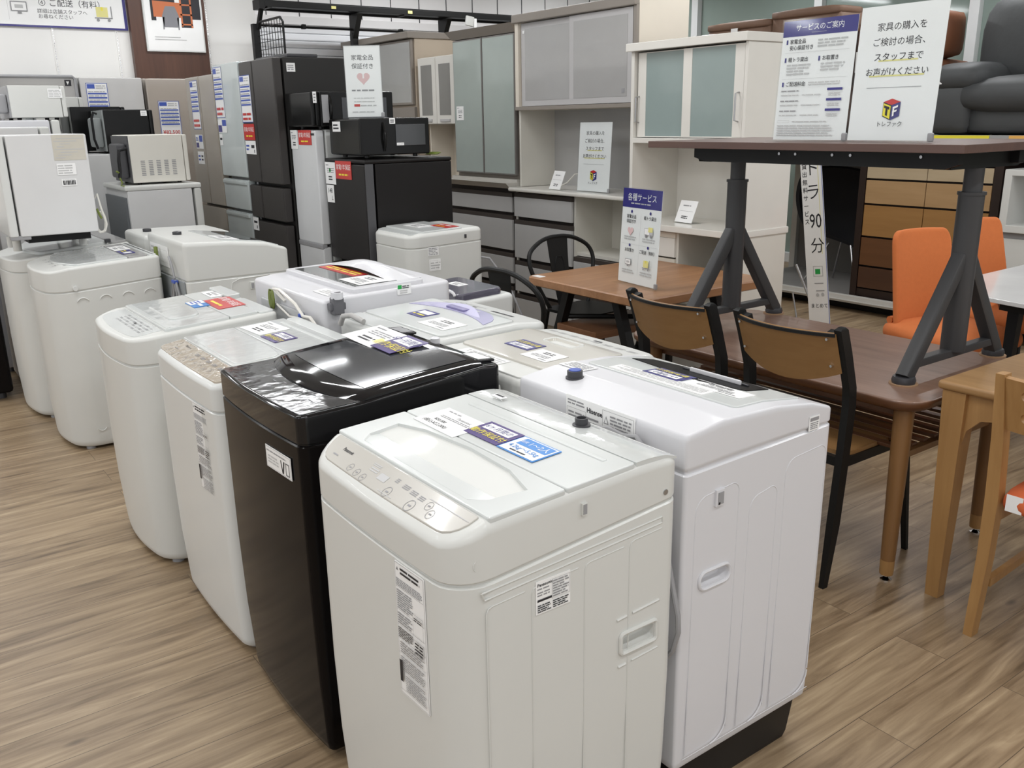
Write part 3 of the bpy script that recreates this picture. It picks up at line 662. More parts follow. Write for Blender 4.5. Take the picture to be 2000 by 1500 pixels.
# --- back row (their controls face the furniture)
Hs = Washer('white washing machine behind the nearest one, with smoked lid window and black base', 1.70, 1.225, 1.12, 1.665,
            [(1.225, .908), (1.33, .920), (1.50, .914), (1.62, .897), (1.70, .872)], [(1.225, .828), (1.70, .838)], BACKGRP, rf=.022, rb=.009, bulge=.006, edge=.006, zb=.122, bodym=WHITE_C, topm=WHITE_C, basem=BLACK, taper=.004)
HSW = Hs
l1 = Hs.slab('lid', 1.41, 1.63, 1.16, 1.63, .004, [TOPW], r=.012, bev=.002)
b = B()
wn = [(1.502, 1.345), (1.512, 1.30), (1.535, 1.235), (1.612, 1.235), (1.618, 1.30), (1.605, 1.50), (1.592, 1.58), (1.54, 1.605)]
b.loft([[(x, y, Hs.T + .0035) for x, y in wn], [(x, y, Hs.T + .0055) for x, y in wn]]); win = Hs.th.part('lid_window', b, [mat('black_recess', (.004, .004, .005), .3, spec=.04)], l1, Hs.w, Hs.cuts)
b = B(); b.box(1.572, 1.580, 1.285, 1.44, Hs.T + .004, Hs.T + .016, .003); b.mi = 1; b.box(1.581, 1.590, 1.27, 1.47, Hs.T + .0045, Hs.T + .009, .002); Hs.th.part('lid_handle', b, [WHITE_C, DGREY], l1, Hs.w)
mk = [('l', .02 + .052 * i, .004, .03, .010, 1, 'g') for i in range(9)] + [('l', .02 + .09 * i, .022, .06, .008, 2, 'l') for i in range(5)]
Hs.th.part('panel_printing', touch_marks(Hs, 1.675, 1.17, (0, 1), mk, .0008), _SM, Hs.top, Hs.w, smooth=0)
Hs.card('warranty_sticker', 1.520, 1.368, (0, 1), .114, .064, WARRANTY(.114, .064), base='n', dz=.0052, parent=l1)
Hs.card('price_card', 1.517, 1.195, (0, 1), .165, .055, PRICE(.165, .055), dz=.0045, parent=l1)
Hs.card('advice_sticker', 1.462, 1.26, (0, 1), .30, .045, [('f', .002, .002, .296, .041, .0006, 'l'), ('l', .01, .006, .28, .03, 4, 'l')], dz=.0042, parent=l1)
Hs.card('rear_advice_sticker', 1.395, 1.57, (0, 1), .09, .05, [('l', .006, .006, .078, .038, 5, 'g')], dz=.0012)
zc = Hs.f(Hs.zt, 1.305); b = B(); b.lathe([(.022, zc - .004), (.022, zc + .002), (.0185, zc + .003), (.0185, zc + .017), (.016, zc + .018)], (1.305, 1.551), 20)
b.mi = 1; b.lathe([(.0145, zc + .017), (.0145, zc + .0195)], (1.305, 1.551), 16); Hs.th.part('water_inlet', b, [DGREY, INKB])
wd, ht = .222, .125
Hs.side('rating_label', (1.2245, 1.484, .785), (0, -1, 0), (0, 0, 1), wd, ht,
        [('t', 'Hisense', .096, .104, .016, 'k', .03), ('l', .006, .104, .06, .014, 2, 'g'), ('f', .004, .004, .064, .094, .0006, 'g'), ('l', .008, .01, .056, .082, 10, 'g'), ('l', .074, .006, .042, .085, 9, 'g'),
         ('f', .122, .076, .096, .042, .0007, 'g'), ('q', [(.126, .088), (.142, .088), (.134, .106)], 'g'), ('q', [(.129, .090), (.139, .090), (.134, .102)], 'w'), ('l', .147, .082, .066, .03, 4, 'g'),
         ('f', .122, .012, .034, .056, .0006, 'k'), ('l', .128, .036, .022, .008, 1, 'g'), ('f', .166, .012, .022, .046, .0006, 'k'), ('l', .169, .030, .016, .008, 1, 'g'), ('l', .192, .012, .024, .04, 5, 'k')])
b = B(); emb = lambda pts, r=.002: b.tube([(x, 1.1203, z) for x, z in pts], r, 6)
for (xa, xb_, zt_, zl, zr) in ((1.258, 1.388, .775, .16, .16), (1.425, 1.515, .735, .16, .16), (1.54, 1.68, .790, .16, .19)):
    r = .035
    emb([(xb_, zr + .02)] + [(xb_, zt_ - r)] + [(xb_ - r * .6 + r * .6 * math.cos(math.radians(a)), zt_ - r * .6 + r * .6 * math.sin(math.radians(a))) for a in range(0, 91, 15)] + [(xa + r + r * math.cos(math.radians(a)), zt_ - r + r * math.sin(math.radians(a)) - .006) for a in range(90, 181, 15)] + [(xa, zl)], .0014)
for (xa, xb_) in ((1.258, 1.388), (1.425, 1.515), (1.54, 1.68)):
    emb([(xb_ - .05 + .05 * math.sin(math.radians(a)), .205 - .05 * math.cos(math.radians(a))) for a in range(0, 91, 15)], .0018)
emb([(1.25, .155), (1.686, .155)], .0008)
Hs.th.part('pressed_ribs', b, [WHITE_C], Hs.body)
hb = B(); hb.loft([[(x, y, z) for x, z in rrect(1.282 + i, 1.366 - i, .562 + i, .592 - i, .014 - i * .8, 5)] for y, i in ((1.112, 0), (1.128, .0), (1.140, .006))]); carve(Hs.body, hb)
b = B(); b.tube([(x, 1.119, z) for x, z in rrect(1.277, 1.371, .557, .597, .018, 5)], .004, 8, closed=True); Hs.th.part('handle_rim', b, [WHITE_C], Hs.body)
b = B(); b.box(1.312, 1.338, 1.114, 1.124, .738, .775, .002); b.mi = 1; b.box(1.317, 1.333, 1.1125, 1.116, .743, .769); b.mi = 2; b.box(1.318, 1.322, 1.112, 1.113, .743, .748); Hs.th.part('bracket_slot', b, [WHITE_C, GREYP, BLACK], Hs.body)
Hs.side('barcode_sticker', (1.608, 1.1195, .834), (1, 0, 0), (0, 0, 1), .036, .033, [('r', .003, .022, .03, .008, 'g'), ('l', .004, .003, .028, .017, 4, 'g')], parent=Hs.top)
Qw = Washer('pale grey-beige washing machine with an oblong lid recess, behind the smoked-window machine', 1.74, 1.265, 1.70, 2.15,
            [(1.265, .880), (1.60, .884), (1.74, .868)], [(1.265, .79), (1.74, .79)], BACKGRP, rf=.04, rb=.03, bulge=.012, edge=.018, bodym=WHITE_W, topm=WHITE_W)
QG = mat('greige_lid', (.55, .53, .48), .2, coat=.4, var=.01)
l1 = Qw.slab('lid', 1.36, 1.625, 1.72, 2.13, .006, [QG], r=.02, bev=.003)
b = B(); b.loft([[(x, y, z) for x, y in rrect(1.548 + i, 1.590 - i, 1.855 + i, 1.978 - i, .008, 4)] for z, i in ((Qw.T + .02, -.004), (Qw.T + .006, 0), (Qw.T - .0015, .004))])
for v in b.bm.verts: v.co.z = Qw.w(v.co.x, v.co.z)
carve(l1, b)
b = B(); b.tube([(x, y, Qw.w(x, Qw.T + .006)) for x, y in rrect(1.544, 1.594, 1.851, 1.982, .012, 4)], .003, 6, closed=True); Qw.th.part('recess_rim', b, [WHITE_W], l1)
Qw.th.part('panel_printing', touch_marks(Qw, 1.715, 1.73, (0, 1), [('l', .01 + .05 * i, .02, .035, .02, 2, 'l') for i in range(8)] + [('r', .17, .01, .03, .012, 'k')], .0008), _SM, Qw.top, Qw.w, smooth=0)
Qw.card('warranty_sticker', 1.508, 1.916, (0, 1), .108, .068, WARRANTY(.108, .068), base='n', dz=.0066, parent=l1)
Qw.card('price_card', 1.480, 1.785, (0, 1), .112, .08, PRICE(.112, .08), dz=.0066, parent=l1)
Qw.slab('back_panel', 1.275, 1.35, 1.72, 2.13, .003, [WHITE_W], r=.02, bev=.002)
Qw.card('wiring_label', 1.345, 1.86, (0, 1), .20, .075, [('f', .002, .002, .196, .071, .0006, 'l'), ('l', .008, .008, .18, .058, 5, 'l')], dz=.0036)
Pw = Washer('white washing machine with a lilac crescent on its lid, next to the hose-clip machine', 1.735, 1.245, 2.185, 2.70,
            [(1.245, .885), (1.60, .896), (1.735, .880)], [(1.245, .79), (1.735, .80)], BACKGRP, rf=.05, rb=.03, bulge=.012, edge=.016)
LIL = mat('lilac_plastic', (.40, .38, .58), .25, coat=.4); LILD = mat('deep_lilac_plastic', (.20, .18, .36), .25)
l1 = Pw.slab('lid', 1.335, 1.61, 2.20, 2.685, .006, [TOPW], r=.02, bev=.003, bulge1=.02)
b = B(); n = 24; o_, i_ = [], []
for k in range(n + 1):
    t = -1 + 2 * k / n; y = 2.4425 + .225 * t
    o_.append((1.50 + .118 * math.sqrt(max(0, 1 - t * t)), y)); i_.append((1.50 + .045 * (1 - t * t), y))
for k in range(n): b.loft([[o_[k] + (Pw.T + .0062,), o_[k + 1] + (Pw.T + .0062,), i_[k + 1] + (Pw.T + .0062,), i_[k] + (Pw.T + .0062,)], [o_[k] + (Pw.T + .0075,), o_[k + 1] + (Pw.T + .0075,), i_[k + 1] + (Pw.T + .0075,), i_[k] + (Pw.T + .0075,)]])
Pw.th.part('crescent_window', b, [LIL], l1, Pw.w)
b = B(); b.grid(lambda u, v: (1.545 + .05 * u * math.sin(v * math.pi) + .0, 2.30 + .30 * v, Pw.T + .0078 + .012 * u * math.sin(v * math.pi)), 5, 14); b.mi = 1; b.box(1.55, 1.575, 2.40, 2.51, Pw.T + .008, Pw.T + .0165, .003)
Pw.th.part('lid_handle', b, [LIL, LILD], l1, Pw.w)
Pw.card('warranty_sticker', 1.488, 2.448, (0, 1), .09, .072, [('r', .008, .01, .07, .03, 'w'), ('l', .01, .046, .07, .016, 1, 'y')], base='n', dz=.0066, parent=l1)
Pw.card('price_card', 1.465, 2.25, (0, 1), .15, .09, PRICE(.15, .09), dz=.0066, parent=l1)
Pw.th.part('panel_printing', touch_marks(Pw, 1.70, 2.20, (0, 1), [('r', .10, .02, .12, .012, 'k'), ('r', .30, .03, .022, .008, 'k'), ('ring', .40, .03, .02), ('l', .27, .012, .12, .008, 1, 'l')], .0008), _SM, Pw.top, Pw.w, smooth=0)
Pw.side('hygiene_sticker', (1.565, 2.1845, .852), (1, 0, 0), (0, 0, 1), .05, .016, [('r', .001, .001, .014, .014, 'G'), ('l', .018, .003, .03, .010, 2, 'k')], parent=Pw.top)
hs = B(); hs.tube([(1.25, 2.52, .895), (1.238, 2.58, .908), (1.228, 2.62, .900), (1.226, 2.64, .87)], .009, 10); Pw.th.part('drain_hose', hs, [mat('hose_grey', (.42, .41, .40), .5)], Pw.body)
Pw.slab('back_panel', 1.255, 1.325, 2.20, 2.685, .004, [TOPW], r=.02, bev=.003)
Gw = Washer('white washing machine with clear lid window and red sticker, grey hose clip on its side', 1.72, 1.215, 2.74, 3.37,
            [(1.215, .930), (1.30, .938), (1.72, .945)], [(1.215, .80), (1.72, .80)], BACKGRP, rf=.03, rb=.015, bulge=.008, edge=.012, bodym=WHITE_C, topm=WHITE_C)
l1 = Gw.slab('lid_frame', 1.335, 1.62, 2.76, 3.35, .016, [WHITE_C], r=.02, bev=.004)
b = B(); b.box(1.362, 1.53, 2.80, 3.31, Gw.T + .015, Gw.T + .0175, .001); Gw.th.part('lid_window', b, [mat('lid_glass', (.20, .21, .21), .05, coat=1)], l1, Gw.w)
b = B(); b.grid(lambda u, v: (1.50 + .13 * u, 2.80 + .51 * v, Gw.T + .016 + .040 * math.sin(math.pi * min(1, max(0, v))) * math.sin(math.pi * (.15 + .85 * u))), 8, 14); b.box(1.5, 1.63, 2.8, 3.31, Gw.T + .012, Gw.T + .0165, .002)
Gw.th.part('lid_handle', b, [WHITE_C], l1, Gw.w)
Gw.card('warranty_sticker', 1.51, 2.98, (0, 1), .30, .062, [('l', .02, .01, .26, .04, 2, 'y')], base='r', dz=.0180, parent=l1)
Gw.card('price_card', 1.50, 2.80, (0, 1), .16, .12, PRICE(.16, .12), dz=.0190, parent=l1)
Gw.card('rear_sticker', 1.31, 2.80, (0, 1), .12, .05, [('l', .008, .008, .10, .034, 3, 'l')], dz=.0012)
b = B(); b.box(1.237, 1.277, 2.705, 2.74, .885, .945, .006); b.box(1.228, 1.286, 2.712, 2.74, .90, .925, .004); b.mi = 1; b.tube([(1.257, 2.72, .94), (1.257, 2.718, .962)], .021, 14); b.mi = 0; b.tube([(1.257, 2.715, .958), (1.257, 2.715, .962)], .012, 10)
Gw.th.part('hose_clip', b, [mat('slate_plastic', (.11, .11, .12), .4), WHITE_C], Gw.body)
Gw.side('hygiene_sticker', (1.495, 2.739, .918), (1, 0, 0), (0, 0, 1), .055, .036, [('r', .002, .020, .016, .014, 'G'), ('l', .02, .02, .03, .012, 2, 'k'), ('l', .01, .003, .035, .014, 2, 'l')], parent=Gw.top)
b = B(); b.tube([(1.212, 3.06, .885), (1.197, 3.13, .925), (1.192, 3.05, .93), (1.197, 2.93, .895), (1.192, 2.86, .865), (1.192, 2.80, .87), (1.195, 2.76, .845), (1.197, 2.72, .82)], .006, 8)
b.tube([(1.197, 3.1, .87), (1.192, 2.98, .845), (1.192, 2.88, .855), (1.197, 2.80, .85)], .004, 8)
b.mi = 1
for k in range(4): b.tube([(1.192, 3.13 + .016 * math.cos(a * .63) + .006 * k, .885 + .035 * math.sin(a * .63)) for a in range(10)], .003, 6, closed=True)
b.mi = 2; b.box(1.182, 1.202, 2.87, 2.885, .858, .872, .003)
CABLEG = mat('earth_wire_green', (.16, .20, .04), .4)
Gw.th.part('power_cord', b, [IVORY, CABLEG, INKB], Gw.body)
Gw.th.part('rear_cover', B().box(1.203, 1.215, 2.90, 3.28, .55, .87, .005), [mat('pale_cover', (.50, .51, .52), .4)], Gw.body)
F2 = Washer('white washing machine with dark sloping lid window and blue-tied cord at its back', 1.71, 1.205, 4.215, 4.82,
            [(1.205, .982), (1.42, .972), (1.60, .950), (1.71, .915)], [(1.205, .80), (1.71, .80)], BACKGRP, rf=.025, rb=.02, bulge=.006, edge=.014, bodym=WHITE_W, topm=WHITE_W)
l1 = F2.slab('lid', 1.40, 1.68, 4.25, 4.79, .004, [TOPW], r=.02, bev=.002)
b = B(); b.loft([[(x, y, F2.T + .0036 + h) for x, y in rrect(1.50, 1.665, 4.30, 4.74, .03, 5)] for h in (0, .003)]); F2.th.part('lid_window', b, [BLKGL], l1, F2.w, F2.cuts)
F2.card('price_card', 1.50, 4.30, (0, 1), .18, .09, PRICE(.18, .09), dz=.0042, parent=l1)
F2.th.part('water_inlet', B().lathe([(.022, .978), (.022, .992), (.016, .994)], (1.30, 4.62), 16), [DGREY])
b = B(); b.box(1.500, 1.523, 4.208, 4.218, .735, .770, .002); b.mi = 1; b.box(1.505, 1.518, 4.2065, 4.212, .74, .765); F2.th.part('bracket_slot', b, [WHITE_W, GREYP], F2.body)
b = B(); emb = lambda pts, r=.0025: b.tube([(x, 4.2145, z) for x, z in pts], r, 6)
emb([(1.40, .70), (1.415, .775), (1.45, .79), (1.60, .795), (1.63, .78)]); emb([(1.66 + .03 * math.cos(math.radians(a)), .70 + .03 * math.sin(math.radians(a))) for a in range(0, 181, 20)]); F2.th.part('pressed_ribs', b, [WHITE_W], F2.body)
b = B(); b.tube([(1.193, 4.42, .90), (1.187, 4.37, .87), (1.184, 4.335, .81), (1.186, 4.40, .73), (1.184, 4.41, .67), (1.183, 4.36, .645), (1.184, 4.30, .67), (1.186, 4.29, .73), (1.184, 4.325, .80)], .006, 8); b.tube([(1.184, 4.33, .80), (1.182, 4.37, .72), (1.181, 4.36, .66), (1.182, 4.33, .66), (1.183, 4.32, .73), (1.184, 4.335, .79)], .006, 8); b.mi = 1; b.tube([(1.184, 4.60, .93), (1.18, 4.585, .88), (1.184, 4.60, .80), (1.18, 4.58, .72)], .010, 8); b.mi = 2; b.box(1.172, 1.195, 4.315, 4.355, .785, .80, .003)
F2.th.part('power_cord', b, [GREYP, CABLEG, INKB], F2.body)
b = B(); b.box(1.196, 1.2045, 4.24, 4.80, .40, .80, .003); b.mi = 1; b.box(1.194, 1.197, 4.27, 4.50, .46, .70); rc_ = F2.th.part('rear_cover', b, [mat('grey_rear_cover', (.26, .28, .29), .45), mat('rear_hollow', (.03, .03, .04), .6)], F2.body)
F2.side('wiring_label', (1.2035, 4.76, .84), (0, -1, 0), (0, 0, 1), .30, .10, [('l', .01, .01, .13, .08, 4, 'l'), ('f', .16, .02, .12, .06, .001, 'l')], parent=F2.top)
F1 = Washer('white washing machine mostly hidden behind the dark-window one', 1.66, 1.205, 4.87, 5.30,
            [(1.205, .955), (1.66, .945)], [(1.205, .80), (1.66, .80)], BACKGRP, rf=.025, rb=.03, bulge=.006, edge=.02, bodym=WHITE_W, topm=WHITE_W)
F1.th.part('water_inlet', B().lathe([(.022, .952), (.022, .968), (.016, .97)], (1.28, 5.10), 16), [DGREY])
Rw = Washer('white rounded washing machine with red sticker beside the black two-door fridge', 2.31, 2.76, 4.06, 4.49,
            [(2.31, .930), (2.37, .938), (2.76, .948)], [(2.31, .86), (2.76, .875)], BACKGRP, rf=.07, rb=.03, bulge=.008, edge=.022, bodym=WHITE_W, topm=WHITE_W)
Rw.slab('control_panel', 2.325, 2.385, 4.085, 4.465, .002, [TOPW], r=[.03, .003, .003, .03], bev=.001)
l1 = Rw.slab('lid', 2.39, 2.64, 4.075, 4.475, .008, [TOPW], r=.01, bev=.004)
Rw.card('warranty_sticker', 2.555, 4.27, (0, -1), .17, .08, [('l', .02, .04, .13, .025, 1, 'w'), ('l', .03, .012, .1, .015, 1, 'y')], base='r', dz=.0088, parent=l1)
Rw.card('price_card', 2.46, 4.40, (0, -1), .17, .09, PRICE(.17, .09), dz=.0088, parent=l1)
Rw.side('rating_label', (2.41, 4.0595, .82), (1, 0, 0), (0, 0, 1), .065, .045, [('l', .003, .003, .059, .039, 5, 'g')], parent=Rw.body); Rw.side('wiring_label', (2.415, 4.0595, .74), (1, 0, 0), (0, 0, 1), .07, .06, [('f', .004, .004, .05, .05, .001, 'l'), ('l', .008, .008, .06, .04, 3, 'l')], parent=Rw.body)
b = B(); b.box(2.640, 2.652, 4.054, 4.066, .895, .915, .002); Rw.th.part('bracket_slot', b, [DGREY], Rw.top)
b = B(); b.tube([(2.755, 4.08, .78), (2.80, 4.06, .77), (2.83, 4.04, .72), (2.89, 3.98, .58), (2.92, 3.93, .46), (2.90, 3.90, .36), (2.86, 3.88, .30)], .006, 8); Rw.th.part('power_cord', b, [GREYP], Rw.body)
Kw = Washer('low white washing machine with dark violet lid, beside the metal chair', 1.86, 2.24, 3.06, 3.47,
            [(1.86, .775), (2.24, .79)], [(1.86, .70), (2.24, .70)], BACKGRP, rf=.04, rb=.03, bulge=.01, edge=.02)
l1 = Kw.slab('lid', 1.97, 2.20, 3.09, 3.44, .028, [mat('violet_grey_lid', (.085, .08, .11), .2, coat=.5)], r=.03, bev=.01)
Kw.card('price_card', 2.07, 3.34, (0, -1), .1, .05, PRICE(.1, .05), dz=.0285, parent=l1)
b = B(); b.tube([(1.96, 3.14 + .04 * math.cos(a * .5), .80 + .02 * abs(math.sin(a * .5))) for a in range(7)], .006, 8); Kw.th.part('lid_handle', b, [WHITE_C])
b = B(); b.box(.44, .585, 5.70, 6.30, .04, .98, .02); tb = Thing('washing_machine', 'black upright appliance at the left edge of the photo behind the white machines', 'washing machine', (.5, 6.0, 0)); tb.o.name = 'upright_appliance'; tb.o['category'] = 'appliance'
tb.part('body', b, [BLKBODY]); tb.part('top_panel', B().box(.44, .585, 5.70, 6.30, .981, 1.02, .01), [GREYP])
for y in (5.78, 6.22): tb.part('foot', B().lathe([(.022, 0), (.022, .025), (.016, .042)], (.53, y), 12), [DGREY])
# ---------------------------------------------------------------- fridges and microwave ovens
def mapbox(b, ax, o, a0, a1, d0, d1, z0, z1, bev=0):
    """a along the front, d depth behind the front plane o; ax is the way the front faces"""
    if ax == '-X': b.box(o + d0, o + d1, a0, a1, z0, z1, bev)
    elif ax == '+X': b.box(o - d1, o - d0, a0, a1, z0, z1, bev)
    elif ax == '-Y': b.box(a0, a1, o + d0, o + d1, z0, z1, bev)
def fcard(th, name, ax, o, a, z, wd, ht, items, base='w', parent=None):
    """a card on the front: a, z = its lower left corner as read"""
    if ax == '-X': b = card((o - .0015, a, z), (0, -1, 0), (0, 0, 1), wd, ht, items, base)
    else: b = card((a, o - .0015, z), (1, 0, 0), (0, 0, 1), wd, ht, items, base)
    return th.part(name, b, _SM, parent, smooth=0)
def fridge(label, ax, o, a0, a1, depth, z1, doors, dm, sm, group=None, z0=.04, gap=.006, feet=True, name='refrigerator', dth=.055, top=None):
    c = (a0 + a1) / 2
    loc = (o + depth / 2, c, 0) if ax == '-X' else ((o - depth / 2, c, 0) if ax == '+X' else (c, o + depth / 2, 0))
    t = Thing(name, label, 'refrigerator', loc, group)
    b = B(); mapbox(b, ax, o, a0, a1, dth + .008, depth, z0, z1, .008); body = t.part('body', b, [sm])
    if top:
        b = B(); mapbox(b, ax, o, a0 - .004, a1 + .004, 0, depth, z1, z1 + top, .008); t.part('top_plate', b, [sm])
    ds = []
    for (p, q, r, s_) in doors:
        b = B(); mapbox(b, ax, o, p + gap / 2, q - gap / 2, 0, dth, r + gap / 2, s_ - gap / 2, .010); ds.append(t.part('door', b, [dm]))
    if feet:
        for a in (a0 + .06, a1 - .06):
            for d in (.10, depth - .08):
                b = B(); x, y = (o + d, a) if ax == '-X' else ((o - d, a) if ax == '+X' else (a, o + d))
                b.lathe([(.024, 0), (.024, z0 * .7), (.018, z0 + .004)], (x, y), 12); t.part('foot', b, [DGREY])
    return t, body, ds
def speccard(wd, ht, price='', red=False):
    it = [('f', 0, 0, wd, ht, .004, 'b'), ('r', wd * .05, ht * .87, wd * .36, ht * .1, 'b'), ('l', wd * .46, ht * .86, wd * .46, ht * .1, 2, 'l')]
    for k in range(5): it += [('r', wd * .06, ht * (.74 - .095 * k), wd * .88, ht * .035, 'b'), ('l', wd * .08, ht * (.785 - .095 * k), wd * .84, ht * .03, 1, 'g')]
    if price == '-': it += [('l', wd * .1, ht * .03, wd * .8, ht * .2, 2, 'r')]
    elif price: it += [('t', price, wd * .5, ht * .16, wd * .25, 'r', .006), ('l', wd * .1, ht * .02, wd * .8, ht * .06, 1, 'r')]
    return it
def REDW(wd, ht): return [('t', '家電1年保証', wd * .5, ht * .64, wd * .165, 'w', 0), ('l', wd * .2, ht * .16, wd * .6, ht * .18, 1, 'y')]
FG = 'refrigerators along the far wall'
SILV = mat('satin_silver_front', (.40, .385, .37), .16, coat=.5)
t, bd, ds = fridge('grey steel-edged refrigerator at the far left behind the stacked microwaves', '-Y', 7.8, 1.04, 1.58, .62, 1.875, [(1.04, 1.58, .55, 1.875), (1.04, 1.58, .06, .55)], mat('light_grey_front', (.44, .43, .42), .3), DGREY, FG)
b = B(); b.tube([(1.045, 7.795, 1.2), (1.045, 7.795, 1.85), (1.06, 7.795, 1.868), (1.56, 7.795, 1.868), (1.575, 7.795, 1.85), (1.575, 7.795, 1.2)], .012, 8); t.part('door_trim', b, [GREYP], ds[0])
fcard(t, 'emblem', '-Y', 7.8, 1.50, 1.80, .045, .045, [('q', [(.02, .008), (.010, .034), (.032, .034)], 'w')], 'k', ds[0])
t, bd, ds = fridge('glossy white refrigerator with a blue spec card, between the grey and beige ones', '-Y', 7.8, 1.60, 2.07, .62, 1.87, [(1.60, 2.07, .62, 1.87), (1.60, 2.07, .06, .62)], mat('glossy_oyster_front', (.58, .57, .56), .08, coat=1, bump=.06, bscale=10), WHITE_W, FG)
fcard(t, 'spec_card', '-Y', 7.8, 1.645, 1.50, .155, .325, speccard(.155, .325), 'w', ds[0])
BEIGE = mat('beige_gloss_front', (.42, .37, .325), .12, coat=.7, bump=.03, bscale=10)
t, bd, ds = fridge('beige refrigerator with a spec card priced 82,500 yen', '-Y', 7.8, 2.09, 2.70, .64, 1.865, [(2.09, 2.70, .62, 1.865), (2.09, 2.70, .06, .62)], BEIGE, BEIGE, FG)
fcard(t, 'spec_card', '-Y', 7.8, 2.17, 1.40, .165, .29, speccard(.165, .29, '¥82,500'), 'w', ds[0])
X0 = 2.2
t, bd, ds = fridge('taupe multi-door refrigerator beside the pale silver one', '-X', X0, 6.52, 7.14, .66, 1.84, [(6.83, 7.14, .93, 1.84), (6.52, 6.83, .93, 1.84), (6.52, 7.14, .62, .92), (6.52, 7.14, .06, .61)], TAUPE, TAUPE2, FG)
for a, k in ((7.04, 0), (7.04, 1)): pass
fcard(t, 'spec_card', '-X', X0, 7.03, 1.47, .17, .34, speccard(.17, .34, '-'), 'w', ds[0])
fcard(t, 'feature_card', '-X', X0, 7.02, 1.33, .16, .10, [('r', .08, .05, .07, .045, 'b'), ('r', .006, .008, .06, .035, 'n'), ('l', .01, .055, .05, .03, 2, 'b')], 'w', ds[0])
fcard(t, 'size_card', '-X', X0, 7.01, 1.22, .14, .09, [('l', .01, .02, .05, .05, 2, 'b'), ('l', .08, .02, .05, .05, 2, 'k')], 'w', ds[0])
t, bd, ds = fridge('pale silver glass-door refrigerator left of the large charcoal one', '-X', X0, 6.02, 6.51, .64, 1.895, [(6.02, 6.51, 1.15, 1.895), (6.02, 6.51, .93, 1.14), (6.02, 6.51, .62, .92), (6.02, 6.51, .06, .61)], SILVERW, WHITE_C, FG)
for z in (1.12, .90):
    b = B(); b.box(X0 - .012, X0 + .01, 6.04, 6.49, z - .018, z + .012, .008); t.part('drawer_grip', b, [SILVERW], ds[1 if z > 1 else 2])
fcard(t, 'spec_card', '-X', X0, 6.495, 1.545, .17, .33, speccard(.17, .33, '-'), 'w', ds[0])
fcard(t, 'feature_card', '-X', X0, 6.49, 1.445, .17, .09, [('r', .085, .045, .08, .04, 'b'), ('r', .005, .005, .07, .045, 'n')], 'w', ds[0])
fcard(t, 'capacity_card', '-X', X0, 6.485, 1.36, .06, .075, [('l', .008, .03, .045, .03, 1, 'k')], 'w', ds[0])
CHAR = mat('charcoal_glass_front', (.040, .036, .034), .32, spec=.4)
t, bd, ds = fridge('large charcoal french-door refrigerator', '-X', X0, 5.42, 6.005, .70, 1.885, [(5.77, 6.005, 1.13, 1.885), (5.42, 5.77, 1.13, 1.885), (5.79, 6.005, .90, 1.115), (5.42, 5.79, .90, 1.115), (5.42, 6.005, .55, .885), (5.42, 6.005, .06, .535)], CHAR, mat('charcoal_steel_side', (.020, .019, .018), .45, spec=.35), FG)
b = B(); b.box(2.30, 2.50, 5.43, 5.95, 1.885, 1.905, .006); t.part('hinge_cover', b, [DGREY])
fcard(t, 'spec_card', '-X', X0, 6.0, 1.51, .185, .29, speccard(.185, .29, '-'), 'w', ds[0])
fcard(t, 'warranty_card', '-X', X0, 6.0, 1.40, .19, .10, REDW(.19, .10), 'r', ds[0])
fcard(t, 'capacity_card', '-X', X0, 5.99, 1.31, .18, .085, [('l', .01, .02, .06, .045, 2, 'b'), ('l', .10, .03, .06, .04, 1, 'k'), ('r', .145, .01, .012, .02, 'k')], 'w', ds[0])
fcard(t, 'size_card', '-X', X0, 5.99, .815, .10, .085, [('l', .02, .04, .06, .03, 1, 'k'), ('r', .065, .012, .012, .02, 'k')], 'w', ds[4])
t.part('serial_sticker', card((2.285, 5.4185, 1.80), (1, 0, 0), (0, 0, 1), .055, .05, [('l', .006, .008, .042, .034, 3, 'g')]), _SM, bd, smooth=0)
XN = 2.31
WDOOR = mat('white_fridge_door', (.66, .67, .68), .25, coat=.3)
t, bd, ds = fridge('narrow white two-door refrigerator under a black microwave', '-X', 2.27, 5.045, 5.41, .54, 1.463, [(5.045, 5.41, .79, 1.463), (5.045, 5.41, .06, .78)], WDOOR, WHITE, FG)
b = B(); b.box(2.266, 2.30, 5.05, 5.405, .765, .795, .006); t.part('grip_channel', b, [GREYP])
fcard(t, 'warranty_card', '-X', 2.27, 5.285, 1.375, .185, .085, REDW(.185, .085), 'r', ds[0])
fcard(t, 'price_card', '-X', 2.27, 5.40, 1.35, .10, .11, PRICE(.10, .11), 'w', ds[0])
fcard(t, 'nameplate', '-X', 2.27, 5.105, 1.43, .045, .012, [], 'k', ds[0])
BLKDOOR = mat('black_brown_door', (.016, .014, .014), .34, spec=.35)
t, bd, ds = fridge('black two-door refrigerator with red warranty card, 148 litres', '-X', XN, 4.525, 5.03, .56, 1.279, [(4.525, 5.03, .72, 1.279), (4.525, 5.03, .06, .70)], BLKDOOR, BLKFR, FG, top=.022)
b = B(); b.box(XN + .001, XN + .05, 4.52, 4.528, .72, 1.279, .002); t.part('door_edge_trim', b, [mat('gunmetal_edge', (.07, .07, .075), .3)], ds[0])
fcard(t, 'price_card', '-X', XN, 5.025, 1.155, .135, .125, PRICE(.135, .125) + [('r', .055, .07, .02, .02, 'G')], 'w', ds[0])
fcard(t, 'warranty_card', '-X', XN, 4.885, 1.19, .20, .10, REDW(.20, .10), 'r', ds[0])
fcard(t, 'capacity_card', '-X', XN, 5.02, 1.05, .095, .10, [('t', '148', .045, .066, .04, 'k', .006), ('t', 'L', .07, .025, .035, 'k', .006)], 'w', ds[0])
